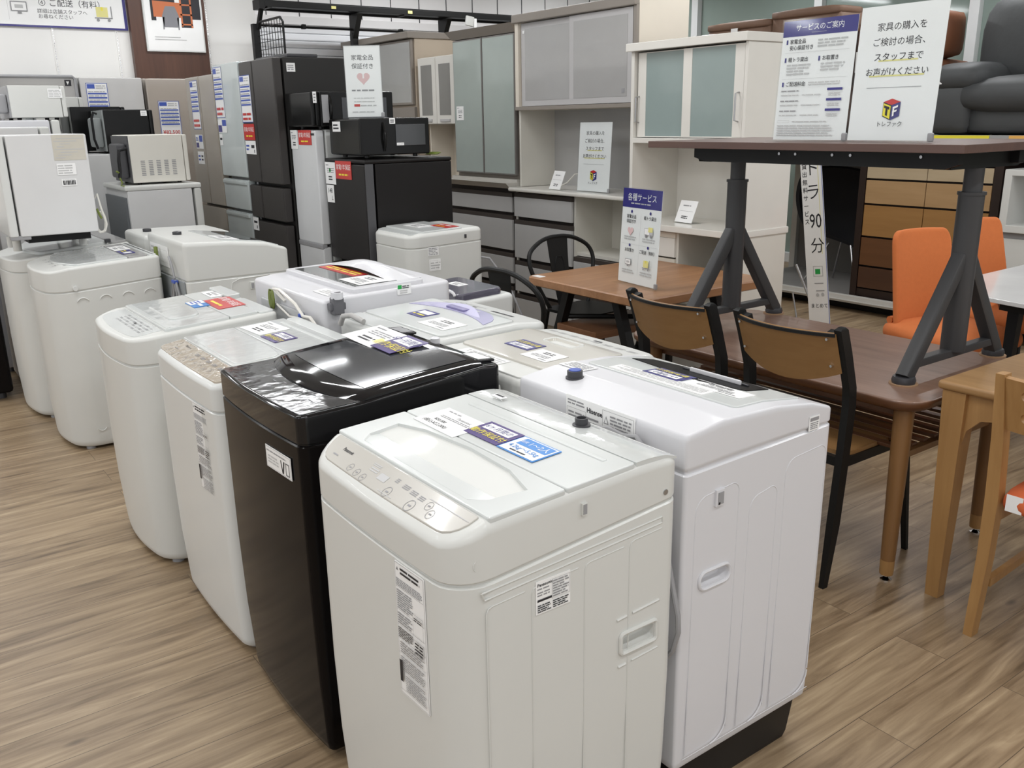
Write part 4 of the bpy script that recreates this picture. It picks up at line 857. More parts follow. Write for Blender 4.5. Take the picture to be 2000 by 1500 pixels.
# black microwaves, doors towards the aisle side
MG = 'microwave ovens on top of the fridges'
t = Thing('microwave_oven', 'black microwave with curved handle on the narrow white refrigerator', 'microwave', (2.48, 5.13, 1.467), MG)
t.part('body', B().box(2.275, 2.78, 5.03, 5.4, 1.478, 1.675, .012), [BLKOV])
d = t.part('door', B().box(2.25, 2.274, 5.03, 5.4, 1.48, 1.672, .008), [BLKOV])
b = B(); b.tube([(2.36 - .0, 5.025 - .03 * math.sin(k / 8 * math.pi), 1.492 + .17 * k / 8) for k in range(9)], .009, 8); t.part('handle', b, [BLKOV], d)
fd = t.part('front_panel', B().box(2.30, 2.775, 5.012, 5.03, 1.482, 1.672, .006), [BLKOV])
b = B(); b.box(2.435, 2.73, 5.008, 5.013, 1.505, 1.64, .002); t.part('door_window', b, [GLASSDK], fd)
t.part('door_strip', B().box(2.31, 2.352, 5.008, 5.013, 1.50, 1.655, .002), [GREYP], fd)
t.part('spec_sticker', card((2.264, 5.028, 1.61), (1, 0, 0), (0, 0, 1), .022, .062, [('l', .004, .006, .014, .05, 3, 'g')]), _SM, fd, smooth=0)
for x in (2.33, 2.72):
    for y in (5.09, 5.35): t.part('foot', B().cyl((x, y, 1.4655), (x, y, 1.479), .014), [BLKOV])
t = Thing('microwave_oven', 'black microwave with lit oven window on the black refrigerator', 'microwave', (2.56, 4.775, 1.308), MG)
t.part('body', B().box(2.325, 2.75, 4.59, 4.975, 1.322, 1.52, .012), [BLKOV])
t.o['label'] = 'black microwave with acrylic sign on top, standing on the black refrigerator'
fd = t.part('front_panel', B().box(2.32, 2.755, 4.567, 4.589, 1.322, 1.52, .008), [BLKOV])
b = B(); b.box(2.535, 2.725, 4.563, 4.568, 1.37, 1.485, .003); t.part('door_window', b, [mat('oven_window', (.05, .052, .055), .12, coat=.5)], fd)
b = B(); b.tube([(2.46, 4.567 - .02 * math.sin(k / 8 * math.pi), 1.345 + .15 * k / 8) for k in range(9)], .008, 8); t.part('handle', b, [BLKOV], fd)
t.part('maker_sticker', card((2.538, 4.5625, 1.372), (1, 0, 0), (0, 0, 1), .045, .014, [('l', .004, .003, .037, .008, 1, 'l')]), _SM, fd, smooth=0)
t.part('price_sticker', card((2.5, 4.5665, 1.488), (1, 0, 0), (0, 0, 1), .035, .03, [('l', .004, .005, .027, .02, 2, 'k')]), _SM, fd, smooth=0)
t.part('price_card', card((2.322, 4.915, 1.45), (0, -1, 0), (0, 0, 1), .10, .055, [('l', .01, .01, .07, .035, 2, 'k')]), _SM, smooth=0)
b = B(); b.tube([(2.75, 4.865, 1.44), (2.78, 4.835, 1.47), (2.795, 4.795, 1.43), (2.78, 4.775, 1.38), (2.765, 4.815, 1.40), (2.78, 4.855, 1.45)], .005, 6); t.part('power_cord', b, [BLKOV])
for x in (2.39, 2.7):
    for y in (4.645, 4.915): t.part('foot', B().cyl((x, y, 1.307), (x, y, 1.323), .014), [BLKOV])
b = B()
for k in range(3): b.tube([(2.795 + .03 * math.cos(a * .63) + .008 * k, 4.615 + .05 * math.sin(a * .63), 1.316 + .004 * k) for a in range(10)], .003, 6, closed=True)
single('earth_wire', b, [CABLEG], 'small coil of yellow-green wire on the black refrigerator', 'wire', (2.80, 4.615, 1.31))
# --- left stack: small fridge on the washing machine, with things behind it
WPLAIN = mat('white_powder_steel', (.65, .65, .65), .42)
zb = .935
t = Thing('refrigerator', 'small white refrigerator with a worn paper sticker, stacked on a washing machine', 'refrigerator', (.83, 5.2, zb), 'refrigerators stacked on the left')
t.part('body', B().box(.655, 1.012, 4.95, 5.42, zb + .055, 1.468, .008), [WPLAIN])
t.part('door', B().box(.608, .648, 4.95, 5.42, zb + .055, 1.468, .010), [WHITE])
t.part('base', B().box(.70, .99, 5.06, 5.40, zb + .012, zb + .06), [BLACK])
t.part('door_hinge', B().box(.61, .70, 4.955, 5.0, zb + .04, zb + .062, .004), [GREYP])
for x in (.66, .97):
    for y in (5.18, 5.37): t.part('foot', B().cyl((x, y, .9), (x, y, zb + .02), .02), [WHITE_W])
STAIN = mat('yellowed_paper', (.56, .53, .46), .6, var=.12, scale=14)
b = B(); b.box(.855, 1.000, 4.9485, 4.95, 1.345, 1.464); b.mi = 1
for k in range(8): b.quad([(.862 + .012 * (k % 3), 4.948, 1.355 + .013 * k), (.905 + .03 * (k % 4), 4.948, 1.355 + .013 * k), (.905 + .03 * (k % 4), 4.948, 1.359 + .013 * k), (.862 + .012 * (k % 3), 4.948, 1.359 + .013 * k)])
t.part('paper_sticker', b, [STAIN, INKL], smooth=0)
t.part('wiring_sticker', card((.86, 4.949, 1.275), (1, 0, 0), (0, 0, 1), .085, .055, [('l', .004, .004, .07, .046, 4, 'l')]), _SM, smooth=0)
b = card((.872, 4.949, 1.222), (1, 0, 0), (0, 0, 1), .068, .034, [('r', .006 + .0065 * k, .006, .0035 if k % 3 else .005, .02, 'k') for k in range(9)] + [('l', .006, .028, .055, .004, 1, 'l')])
t.part('barcode_sticker', b, _SM, smooth=0)
b = B(); b.tube([(1.012, 5.05, 1.12), (1.04, 5.02, 1.17), (1.045, 5.0, 1.10), (1.06, 4.99, 1.02), (1.05, 5.0, .985), (1.02, 5.0, .98)], .005, 6)
for k in range(3): b.tube([(1.03 + .025 * math.cos(a * .63) + .006 * k, 5.0 + .012 * k, 1.03 + .055 * math.sin(a * .63)) for a in range(10)], .0035, 6, closed=True)
b.mi = 1; b.tube([(1.022, 4.99, 1.10), (1.03, 4.985, 1.07), (1.038, 4.985, 1.05)], .006, 6); t.part('power_cord', b, [IVORY, CABLEG])
def upright(label, x0, x1, y0, y1, z1, m=WPLAIN, group='refrigerators stacked on the left', door='+X'):
    t = Thing('refrigerator', label, 'refrigerator', ((x0 + x1) / 2, (y0 + y1) / 2, 0), group)
    dx = .05
    t.part('body', B().box(x0, x1 - dx - .008, y0, y1, .035, z1, .01), [m]); t.part('door', B().box(x1 - dx, x1, y0, y1, .05, z1, .012), [WHITE_W])
    for x in (x0 + .05, x1 - .1):
        for y in (y0 + .06, y1 - .06): t.part('foot', B().cyl((x, y, 0), (x, y, .04), .02), [DGREY])
    return t
a = upright('white fridge at the left edge, just behind the stacked small refrigerator', .66, 1.0, 5.80, 6.25, 1.505)
bq = upright('pale bluish-white fridge top showing above the stack at the left edge', .62, 1.16, 6.35, 6.85, 1.545, WHITE_C)
# small fridge with its grey back to the aisle, oven on top
t = Thing('refrigerator', 'low white refrigerator with grey back panel, under the vented white microwave', 'refrigerator', (1.62, 6.13, 0), 'refrigerators stacked on the left')
t.part('body', B().box(1.385, 1.775, 5.86, 6.40, .04, 1.12, .006), [WPLAIN])
t.part('back_panel', B().box(1.372, 1.385, 5.885, 6.38, .06, 1.08), [mat('galvanised_back', (.13, .14, .15), .45)])
t.part('top_plate', B().box(1.372, 1.835, 5.855, 6.41, 1.12, 1.15, .008), [WHITE_W])
t.part('door', B().box(1.787, 1.835, 5.86, 6.40, .05, 1.12, .012), [WHITE_W])
for x in (1.43, 1.73):
    for y in (5.92, 6.34): t.part('foot', B().cyl((x, y, 0), (x, y, .045), .02), [DGREY])
def oven(label, x0, x1, y0, y1, z0, z1, m, backm, vents=None, group='microwave ovens piled up on the left'):
    """back towards -X, door towards +X"""
    t = Thing('microwave_oven', label, 'microwave', ((x0 + x1) / 2, (y0 + y1) / 2, z0), group)
    b = B(); b.box(x0 + .004, x1 - .03, y0, y1, z0 + .012, z1, .006); body = t.part('case', b, [m])
    b = B(); b.box(x0 - .004, x0 + .004, y0 + .006, y1 - .006, z0 + .014, z1 - .004); t.part('back_plate', b, [backm])
    b = B(); b.box(x0 - .06, x0 - .004, y0 + .03, y0 + (y1 - y0) * .62, z0 + .04, z1 - .05, .015); t.part('back_bulge', b, [backm])
    t.part('door', B().box(x1 - .028, x1, y0 + .002, y1 - .002, z0 + .014, z1 - .002, .008), [m])
    for x in (x0 + .05, x1 - .06):
        for y in (y0 + .05, y1 - .05): t.part('foot', B().cyl((x, y, z0), (x, y, z0 + .014), .013), [BLACK])
    return t, body
t, bd = oven('white microwave with five columns of side vents, on the low white refrigerator', 1.445, 1.80, 5.935, 6.34, 1.15, 1.447, CREAM2, mat('dark_back_plate', (.06, .06, .065), .4))
for c in range(5):
    b = B()
    for r in range(9): b.box(1.505 + .047 * c, 1.530 + .047 * c, 5.9342, 5.936, 1.205 + .0105 * r, 1.2105 + .0105 * r)
    t.part('vent_column', b, [INKG], bd, smooth=0)
b = B(); b.tube([(1.43, 5.93, 1.37), (1.38, 5.91, 1.36), (1.37, 5.9, 1.30), (1.37, 5.9, 1.24), (1.36, 5.89, 1.20)], .010, 8); b.mi = 1; b.tube([(1.36, 5.89, 1.23), (1.345, 5.885, 1.24)], .006, 6); b.tube([(1.36, 5.885, 1.20), (1.37, 5.88, 1.17), (1.36, 5.88, 1.155), (1.38, 5.88, 1.152)], .005, 6)
t.part('power_cord', b, [BLACK, CABLEG])
upright('white fridge carrying the two black microwaves', 1.20, 1.86, 6.52, 7.30, 1.325).o['label'] = 'wide white fridge carrying the black microwaves'
t, bd = oven('black microwave with grey ribbed back and white corner tag, nearest of the black pair', 1.46, 1.78, 6.55, 6.86, 1.327, 1.606, BLKOV, mat('steel_back_plate', (.26, .28, .28), .35))
t.part('corner_tag', card((1.70, 6.549, 1.565), (1, 0, 0), (0, 0, 1), .04, .034, [('l', .006, .006, .028, .022, 2, 'l')]), _SM, bd, smooth=0)
b = B(); b.tube([(1.42, 6.54, 1.58), (1.40, 6.53, 1.59), (1.385, 6.53, 1.55), (1.385, 6.53, 1.42), (1.40, 6.53, 1.36)], .008, 8); t.part('power_cord', b, [BLACK], bd)
t, bd = oven('black microwave behind the first black one, dark grey back and hanging cord', 1.33, 1.69, 6.90, 7.28, 1.327, 1.632, BLKOV, mat('dim_back_plate', (.12, .125, .12), .4))
b = B(); b.tube([(1.32, 6.93, 1.62), (1.27, 6.90, 1.622), (1.245, 6.89, 1.58), (1.255, 6.89, 1.48), (1.235, 6.89, 1.43), (1.26, 6.89, 1.44)], .007, 8); b.tube([(1.25, 6.895, 1.56), (1.235, 6.89, 1.48), (1.255, 6.89, 1.41)], .006, 8); t.part('power_cord', b, [BLACK], bd)
upright('tall white fridge behind the black microwaves', 1.0, 1.50, 7.34, 7.76, 1.385)
t, bd = oven('white microwave with grey back above the black ones', 1.19, 1.52, 7.36, 7.74, 1.387, 1.708, WHITE_W, mat('steel_back_plate', (.26, .28, .28), .35))
b = B(); b.tube([(1.14, 7.37, 1.46), (1.11, 7.36, 1.44), (1.12, 7.36, 1.42)], .006, 6); t.part('power_cord', b, [BLACK], bd)
# the largest white oven stands on the fridge at the left edge
t, bd = oven('largest white microwave with a paper sheet on its side, at the back of the pile', .90, 1.22, 6.37, 6.80, 1.547, 1.748, WHITE_W, GREYP)
t.part('paper_sheet', card((1.12, 6.369, 1.675), (1, 0, 0), (0, 0, 1), .08, .055, [('l', .005, .005, .07, .045, 5, 'l')]), _SM, bd, smooth=0)
# ---------------------------------------------------------------- kitchen cupboards along the middle
KG = 'kitchen cupboards in the middle row'
def drawer(t, x, y0, y1, z0, z1, m, rail, th=.02, d=.02):
    dr = t.part('drawer', B().box(x, x + d, y0 + .003, y1 - .003, z0, z1 - .035, .003), [m])
    b = B(); b.box(x + .004, x + d + .02, y0 + .003, y1 - .003, z1 - .034, z1 - .004); t.part('grip_rail', b, [rail], dr)
    return dr
# grey gloss cupboard with sliding upper doors
t = Thing('kitchen_cupboard', 'grey kitchen cupboard with wide sliding frosted doors above a pale counter', 'cupboard', (4.1, 4.72, 0), KG)
y0, y1, xf = 4.15, 5.38, 3.96
b = B(); b.box(xf, 4.40, y0, y0 + .022, 1.575, 2.19, .002); b.box(xf, 4.40, y1 - .05, y1 - .01, 1.56, 2.19, .002); b.box(xf + .03, 4.40, y0, y1, 1.56, 1.585, .002); b.box(xf + .05, 4.40, y0, y1 - .01, 2.16, 2.19, .002); b.box(4.38, 4.40, y0, y1 - .01, 1.57, 2.18)
t.part('upper_cabinet', b, [CREAM])
b = B(); b.box(xf - .025, xf + .02, y0 - .004, y1 - .002, 2.135, 2.19, .008); b.box(xf - .004, xf + .02, y0 - .002, y0 + .026, 1.575, 2.15, .002); b.box(xf - .004, xf + .02, y0 - .002, y1 - .01, 1.56, 1.585, .002); b.mi = 1; b.box(xf + .004, xf + .03, y0 + .026, y0 + .04, 1.585, 2.14)
t.part('cornice', b, [GREYEDGE, DKRECESS])
for (a, c, dx) in ((4.745, 5.325, .022), (4.185, 4.78, .004)):
    d = t.part('sliding_door', B().box(xf + dx, xf + dx + .016, a, c, 1.587, 2.132, .003), [FRAMEAL])
    b = B(); b.box(xf + dx - .0015, xf + dx + .001, a + .045, c - .045, 1.625, 2.095); t.part('glass_pane', b, [FROST], d)
    if a < 4.5: t.part('maker_plate', B().box(xf + dx - .003, xf + dx - .001, a + .065, a + .09, 1.645, 1.672), [GREYP], d)
    else: t.part('door_sticker', B().box(xf + dx - .003, xf + dx - .001, c - .042, c - .022, 2.065, 2.085), [PAPER], d)
t.part('back_board', B().box(4.30, 4.32, y0 + .01, y1 - .01, 1.03, 1.58), [GREYLAM])
t.part('side_board', B().box(3.99, 4.31, y1 - .03, y1 - .012, 1.03, 1.575, .002), [CREAM2])
t.part('side_board', B().box(4.02, 4.31, y0, y0 + .02, 1.03, 1.575, .002), [CREAM2])
b = B(); b.box(3.90, 4.32, y0 - .02, y1 + .02, 1.0, 1.028, .010); t.part('counter', b, [IVORY])
b = B(); b.box(3.96, 4.32, y1 - .022, y1, .04, 1.0); b.box(3.96, 4.32, 4.70, 4.722, .04, 1.0); b.box(3.96, 4.32, y0, y0 + .022, .04, 1.0); b.box(4.29, 4.31, y0, y1, .04, 1.0); b.box(3.97, 4.31, y0, y1, .03, .07); b.box(3.97, 4.30, y0, 4.71, .60, .622)
b.mi = 1; b.box(3.968, 4.28, 4.722, y1 - .022, .06, .995); t.part('base_cabinet', b, [CREAM2, DKRECESS])
for (z0, z1) in ((.82, .995), (.52, .80), (.27, .50), (.07, .25)): drawer(t, 3.935, 4.715, y1 - .005, z0, z1, GREYLAM, DKRECESS)
for (z0, z1) in ((.36, .60), (.07, .34)): drawer(t, 3.935, y0 + .01, 4.70, z0, z1, GREYLAM, DKRECESS)
b = B(); b.box(4.288, 4.30, 4.93, 4.99, 1.10, 1.17, .003); t.part('socket_plate', b, [IVORY])
b = B(); b.tube([(4.28, 4.97, 1.13), (4.20, 5.0, 1.12), (4.18, 5.06, 1.06), (4.14, 5.10, 1.035), (4.10, 5.12, 1.06), (4.12, 5.14, 1.034)], .006, 6); t.part('power_cord', b, [IVORY])
# taller cupboard with green frosted doors
t = Thing('kitchen_cupboard', 'tall kitchen cupboard with two narrow greenish frosted doors', 'cupboard', (4.2, 5.83, 0), KG)
y0, y1, xf = 5.42, 6.25, 4.0
t.part('upper_cabinet', B().box(xf + .03, 4.40, y0, y1, 1.075, 2.09, .003), [GREYEDGE])
b = B(); b.loft([[(xf - .05, y0 - .005, 2.15), (xf - .05, y1 + .02, 2.15), (4.40, y1 + .02, 2.15), (4.40, y0 - .005, 2.15)], [(xf + .0, y0 - .003, 2.09), (xf + .0, y1 - .01, 2.09), (4.4, y1 - .01, 2.09), (4.40, y0 - .003, 2.09)]]); t.part('cornice', b, [GREYEDGE])
for (a, c) in ((5.84, 6.235), (5.43, 5.835)):
    d = t.part('glass_door', B().box(xf, xf + .022, a, c, 1.105, 2.085, .003), [mat('door_frame_taupe', (.17, .16, .15), .3)])
    t.part('glass_pane', B().box(xf - .0015, xf + .002, a + .012, c - .008, 1.115, 2.075), [FROSTG], d)
    if a > 5.6: t.part('price_card', card((xf - .0025, 6.20, 1.50), (0, -1, 0), (0, 0, 1), .10, .105, PRICE(.10, .105)), _SM, d, smooth=0)
b = B(); b.loft([[(3.89, y0 - .01, 1.055), (3.89, y1 + .10, 1.055), (4.40, y1 + .10, 1.055), (4.40, y0 - .01, 1.055)], [(3.93, y0 - .01, 1.015), (3.93, y1 + .05, 1.015), (4.4, y1 + .05, 1.015), (4.40, y0 - .01, 1.015)]]); b.box(4.0, 4.40, y0, y1 + .05, 1.055, 1.075); t.part('counter', b, [mat('greige_counter', (.52, .50, .46), .35)])
t.part('base_cabinet', B().box(3.985, 4.40, y0, y1 + .05, .03, 1.015, .002), [DKRECESS])
for (z0, z1) in ((.84, .985), (.56, .82), (.31, .54), (.05, .29)): drawer(t, 3.955, y0 + .005, y1 + .045, z0, z1, GREYLAM, DKRECESS)
# white cupboard with glazed wall doors further back
t = Thing('kitchen_cupboard', 'white cupboard with glazed upper doors, between the tall frosted one and the fridges', 'cupboard', (4.4, 6.75, 0), KG)
b = B(); b.box(4.225, 4.55, 6.40, 7.12, 1.47, 2.02, .004); t.part('upper_cabinet', b, [IVORY])
for (a, c) in ((6.83, 7.115), (6.54, 6.825)):
    d = t.part('glass_door', B().box(4.20, 4.222, a, c, 1.475, 2.015, .004), [IVORY])
    t.part('glass_pane', B().box(4.1985, 4.202, a + .06, c - .05, 1.545, 1.955), [mat('clear_cabinet_glass', (.20, .195, .18), .08, coat=.6)], d)
    t.part('handle', B().box(4.19, 4.20, a + .07, c - .06, 1.49, 1.515, .004), [FRAMEAL], d)
b = B(); b.box(4.53, 4.55, 6.40, 7.12, 1.0, 1.48); b.box(4.3, 4.55, 7.10, 7.12, 1.0, 1.48); t.part('back_board', b, [CREAM])
b = B(); b.box(4.16, 4.55, 6.38, 7.15, .94, .97, .006); t.part('counter', b, [IVORY])
t.part('base_cabinet', B().box(4.21, 4.55, 6.40, 7.12, .03, .94, .003), [mat('grey_base', (.24, .25, .26), .4)])
for (z0, z1) in ((.66, .93), (.36, .64), (.06, .34)): drawer(t, 4.185, 6.41, 7.11, z0, z1, mat('grey_drawer', (.28, .29, .30), .3), DKRECESS)
def pricestand(label, o, u, wd=.13, ht=.13):
    """a small leaning acrylic stand with a price card; o lower left front corner"""
    t = Thing('price_stand', label, 'price stand', o, 'price stands on the counters')
    o = Vector(o); u = Vector(u).normalized(); bk = Vector((-u.y, u.x, 0)); v = (bk * .40 + Vector((0, 0, 1))).normalized()
    p = o + bk * .012 + Vector((0, 0, .004))
    t.part('card', card(p, u, v, wd, ht, [('l', wd * .22, ht * .72, wd * .5, ht * .1, 1, 'g'), ('l', wd * .1, ht * .5, wd * .8, ht * .04, 1, 'l'), ('l', wd * .3, ht * .16, wd * .4, ht * .16, 2, 'k')], th=.003), _SM, smooth=0)
    b = B(); b.box(0, wd, 0, .09, 0, .003, M=Matrix.Translation(o) @ Matrix((u, bk, Vector((0, 0, 1)))).transposed().to_4x4()); t.part('foot_plate', b, [ACRYL])
    return t
pricestand('small leaning price stand on the grey cupboard counter, left of the white notice', (3.955, 5.00, 1.028), (-.12, -1, 0), .14)
pricestand('small leaning price stand in the shade of the white cupboard left of the charcoal fridge side', (4.18, 6.98, .97), (0, -1, 0), .12).o['label'] = 'small pale price stand on the glazed white cupboard, beside the black fridge'
# cream-sided tall cupboard behind
t = Thing('kitchen_cupboard', 'tall cupboard with grey glass door and beige side, behind the acrylic warranty sign', 'cupboard', (4.5, 7.75, 0), KG)
t.part('carcass', B().box(4.23, 4.95, 7.20, 8.42, .05, 2.19, .004), [mat('beige_oak_side', (.50, .42, .33), .5, var=.05)])
b = B(); b.box(4.15, 4.97, 7.18, 8.48, 2.19, 2.245, .008); t.part('cornice', b, [GREYEDGE])
b = B(); b.box(4.20, 4.228, 7.20, 8.42, .06, 1.62, .003); t.part('lower_front', b, [GREYEDGE])
for (a, c) in ((7.84, 8.41), (7.22, 7.83)):
    d = t.part('glass_door', B().box(4.20, 4.226, a, c, 1.64, 2.185, .004), [GREYEDGE]); t.part('glass_pane', B().box(4.1985, 4.202, a + .02, c - .02, 1.66, 2.165), [mat('pale_grey_glass', (.40, .40, .385), .12, coat=.6)], d)
# white cupboard with teal glass, nearest
t = Thing('kitchen_cupboard', 'white kitchen cupboard with teal frosted sliding doors and bow handles, nearest of the row', 'cupboard', (3.98, 3.6, 0), KG)
y0, y1, xf, xb = 3.17, 4.02, 3.80, 4.20
b = B(); b.box(xf, xb, y0, y0 + .02, .90, 1.86, .002); b.box(xf, xb, y1 - .025, y1, .90, 1.86, .002); b.box(xf, xb, y0, y1, 1.355, 1.385, .003); b.box(xb - .015, xb, y0, y1, .90, 1.86)
t.part('upper_cabinet', b, [IVORY])
t.part('cornice', B().box(xf - .03, xb, y0 - .01, y1 + .02, 1.86, 1.905, .005), [IVORY])
for (a, c, dx, hy) in ((3.56, 3.985, .022, 3.972), (3.195, 3.62, .006, 3.222)):
    b = B(); b.box(xf + dx + .002, xf + dx + .012, a, c, 1.388, 1.394); b.box(xf + dx + .002, xf + dx + .012, a, c, 1.848, 1.853); b.box(xf + dx, xf + dx + .014, a, a + .065, 1.39, 1.852, .002); b.box(xf + dx, xf + dx + .014, c - .065, c, 1.39, 1.852, .002)
    d = t.part('sliding_door', b, [IVORY])
    t.part('glass_pane', B().box(xf + dx + .003, xf + dx + .01, a + .06, c - .06, 1.392, 1.85), [FROSTT], d)
    b = B(); b.tube([(xf + dx, hy, 1.47), (xf + dx - .028, hy, 1.475), (xf + dx - .028, hy, 1.61), (xf + dx, hy, 1.615)], .0045, 8); t.part('bow_handle', b, [STEEL], d)
t.part('counter', B().box(3.755, xb + .01, y0 - .008, y1 + .01, .868, .905, .006), [IVORY])
b = B(); b.box(3.80, xb, y0, y0 + .02, .03, .868); b.box(3.80, xb, y1 - .02, y1, .03, .868); b.box(3.80, xb, 3.60, 3.62, .06, .868); b.box(xb - .015, xb, y0, y1, .03, .868); b.box(3.8, xb, y0, y1, .03, .07); b.box(3.8, xb, y0, 3.61, .44, .46)
t.part('base_cabinet', b, [CREAM2])
for (z0, z1) in ((.72, .865), (.52, .715), (.30, .515), (.08, .295)): drawer(t, 3.785, 3.615, y1 - .005, z0, z1, IVORY, CREAM)
for (z0, z1) in ((.26, .44), (.08, .255)): drawer(t, 3.785, y0 + .01, 3.60, z0, z1, IVORY, CREAM)
pricestand('small leaning price stand on the white cupboard counter', (3.90, 3.745, .905), (-.12, -1, 0), .15).o['label'] = 'small leaning price stand on the white teal-glass cupboard counter'
# ---------------------------------------------------------------- acrylic sign stands
def logo(x, y, s):
    """the cube mark with the letters T and F, then its word mark"""
    L = [('q', [(x, y + s * .52), (x - s * .42, y + s * .40), (x - s * .42, y - s * .22), (x, y - s * .40)], 'k'), ('q', [(x, y + s * .52), (x, y - s * .40), (x + s * .42, y - s * .22), (x + s * .42, y + s * .40)], 'n'),
         ('q', [(x - s * .42, y + s * .40), (x, y + s * .26), (x + s * .42, y + s * .40), (x, y + s * .54)], 'r'),
         ('q', [(x - s * .39, y + s * .35), (x - s * .39, y - s * .19), (x - s * .03, y - s * .34), (x - s * .03, y + s * .22)], 'y'),
         ('q', [(x - s * .35, y + s * .26), (x - s * .35, y + s * .15), (x - s * .08, y + s * .06), (x - s * .08, y + s * .17)], 'k'), ('q', [(x - s * .26, y + s * .17), (x - s * .26, y - s * .17), (x - s * .16, y - s * .21), (x - s * .16, y + s * .14)], 'k'),
         ('q', [(x + s * .09, y + s * .17), (x + s * .09, y - s * .24), (x + s * .17, y - s * .21), (x + s * .17, y + s * .19)], 'w'), ('q', [(x + s * .09, y + s * .17), (x + s * .09, y + s * .08), (x + s * .34, y + s * .17), (x + s * .34, y + s * .26)], 'w'), ('q', [(x + s * .09, y - s * .01), (x + s * .09, y - s * .09), (x + s * .30, y - s * .01), (x + s * .30, y + s * .07)], 'w'),
         ('t', 'トレファク', x, y - s * .58, s * .26, 'k', 0)]
    return L
HELP = lambda w, h: [('t', '家具の購入を', w * .5, h * .84, w * .092, 'k', 0, 'CENTER', 1.05), ('t', 'ご検討の場合、', w * .51, h * .73, w * .092, 'k', 0, 'CENTER', 1.05), ('r', w * .27, h * .590, w * .46, h * .012, 'e'), ('t', 'スタッフまで', w * .5, h * .62, w * .092, 'k', 0, 'CENTER', 1.05),
                     ('r', w * .18, h * .478, w * .64, h * .012, 'e'), ('t', 'お声がけください', w * .5, h * .51, w * .088, 'k', 0, 'CENTER', 1.05), ('r', w * .17, h * .395, w * .64, .0016, 'g')] + logo(w * .5, h * .22, w * .24)
def standee(label, o, u, wd, ht, items, lean=.06, depth=.09, margin=.004):
    """clear acrylic stand holding a printed sheet; o = lower left front corner on the surface"""
    t = Thing('acrylic_sign_stand', label, 'sign stand', o, 'acrylic sign stands')
    o = Vector(o); u = Vector(u).normalized(); bk = Vector((-u.y, u.x, 0)); v = (bk * lean + Vector((0, 0, 1))).normalized()
    F = Matrix((u, bk, Vector((0, 0, 1)))).transposed().to_4x4(); F.translation = o
    t.part('sheet', card(o + Vector((0, 0, .006)), u, v, wd, ht, items, th=.0015), _SM, smooth=0)
    b = B(); n = u.cross(v); G = Matrix((u, v, n)).transposed().to_4x4(); G.translation = o + Vector((0, 0, .004)) + n * .004
    b.box(-margin, wd + margin, -.002, ht + margin * 2, 0, .0012, M=G)
    b.box(-margin, wd + margin, -.04, depth - .04, 0, .003, M=F); t.part('acrylic_holder', b, [ACRYL], smooth=0)
    b = B(); b.box(wd - .012, wd + margin + .002, -.008, .006, .003, .03, .004, M=F); t.part('price_clip', b, [GREYP])
    return t
standee('white notice stand with cube logo on the grey cupboard counter', (4.0, 4.735, 1.028), (.0, -1, 0), .315, .44, HELP(.315, .44))
W_, H_ = .315, .46
q = [('r', 0, H_ * .80, W_, H_ * .20, 'n'), ('t', '各種サービス', W_ * .5, H_ * .905, W_ * .125, 'w', 0), ('l', W_ * .22, H_ * .835, W_ * .56, H_ * .025, 1, 'l'), ('r', W_ * .5, H_ * .1, .0008, H_ * .64, 'l'), ('r', W_ * .04, H_ * .415, W_ * .92, .0008, 'l')]
for (x, y, s1, s2) in ((.26, .70, '家電全品', '保証付き'), (.74, .70, '軽トラ貸出', ''), (.26, .345, 'お取置き', ''), (.74, .345, 'ご配送（有料）', '')):
    q += [('c', W_ * x, H_ * (y + .06), W_ * .024, 'n'), ('t', s1, W_ * x, H_ * (y + .005), W_ * .062, 'k', .008)]
    if s2: q += [('t', s2, W_ * x, H_ * (y - .045), W_ * .062, 'k', .008)]
    q += [('l', W_ * (x - .16), H_ * (y - .245), W_ * .32, H_ * .05, 2, 'l')]
def heart(x, y, s, m='P'): return [('q', [(x + s * .5 * (16 * math.sin(a) ** 3) / 16, y + s * .5 * (13 * math.cos(a) - 5 * math.cos(2 * a) - 2 * math.cos(3 * a) - math.cos(4 * a)) / 16) for a in [i * math.pi / 12 for i in range(24)]], m)]
def monitor(x, y, s): return [('r', x - s * .5, y - s * .3, s, s * .62, 'g'), ('r', x - s * .44, y - s * .24, s * .88, s * .5, 'w'), ('r', x - s * .25, y - s * .1, s * .5, s * .22, 'l'), ('r', x - s * .12, y - s * .45, s * .24, s * .12, 'g')]
def cart(x, y, s): return [('r', x - s * .34, y - s * .18, s * .62, s * .52, 'e'), ('r', x - s * .07, y + s * .16, s * .1, s * .18, 'y'), ('r', x - s * .45, y - s * .26, s * .95, s * .06, 'g'), ('r', x + s * .44, y - s * .26, s * .05, s * .66, 'g'), ('c', x - s * .28, y - s * .34, s * .08, 'g'), ('c', x + s * .3, y - s * .34, s * .08, 'g')]
def truck(x, y, s): return [('r', x - s * .45, y - s * .2, s * .55, s * .42, 'l'), ('r', x - s * .41, y - s * .16, s * .47, s * .34, 'w'), ('r', x + s * .1, y - s * .2, s * .3, s * .3, 'l'), ('r', x - s * .05, y, s * .42, s * .28, 'e'), ('c', x - s * .25, y - s * .24, s * .1, 'g'), ('c', x + s * .24, y - s * .24, s * .1, 'g')]
q += heart(W_ * .26, H_ * .555, W_ * .15) + truck(W_ * .74, H_ * .57, W_ * .26) + monitor(W_ * .26, H_ * .225, W_ * .15) + cart(W_ * .74, H_ * .225, W_ * .2)
standee('service notice stand with blue heading on the reddish wooden dining table', (3.10, 3.345, .702), (-.14, -1, 0), W_, H_, q)
W2, H2 = .20, .375
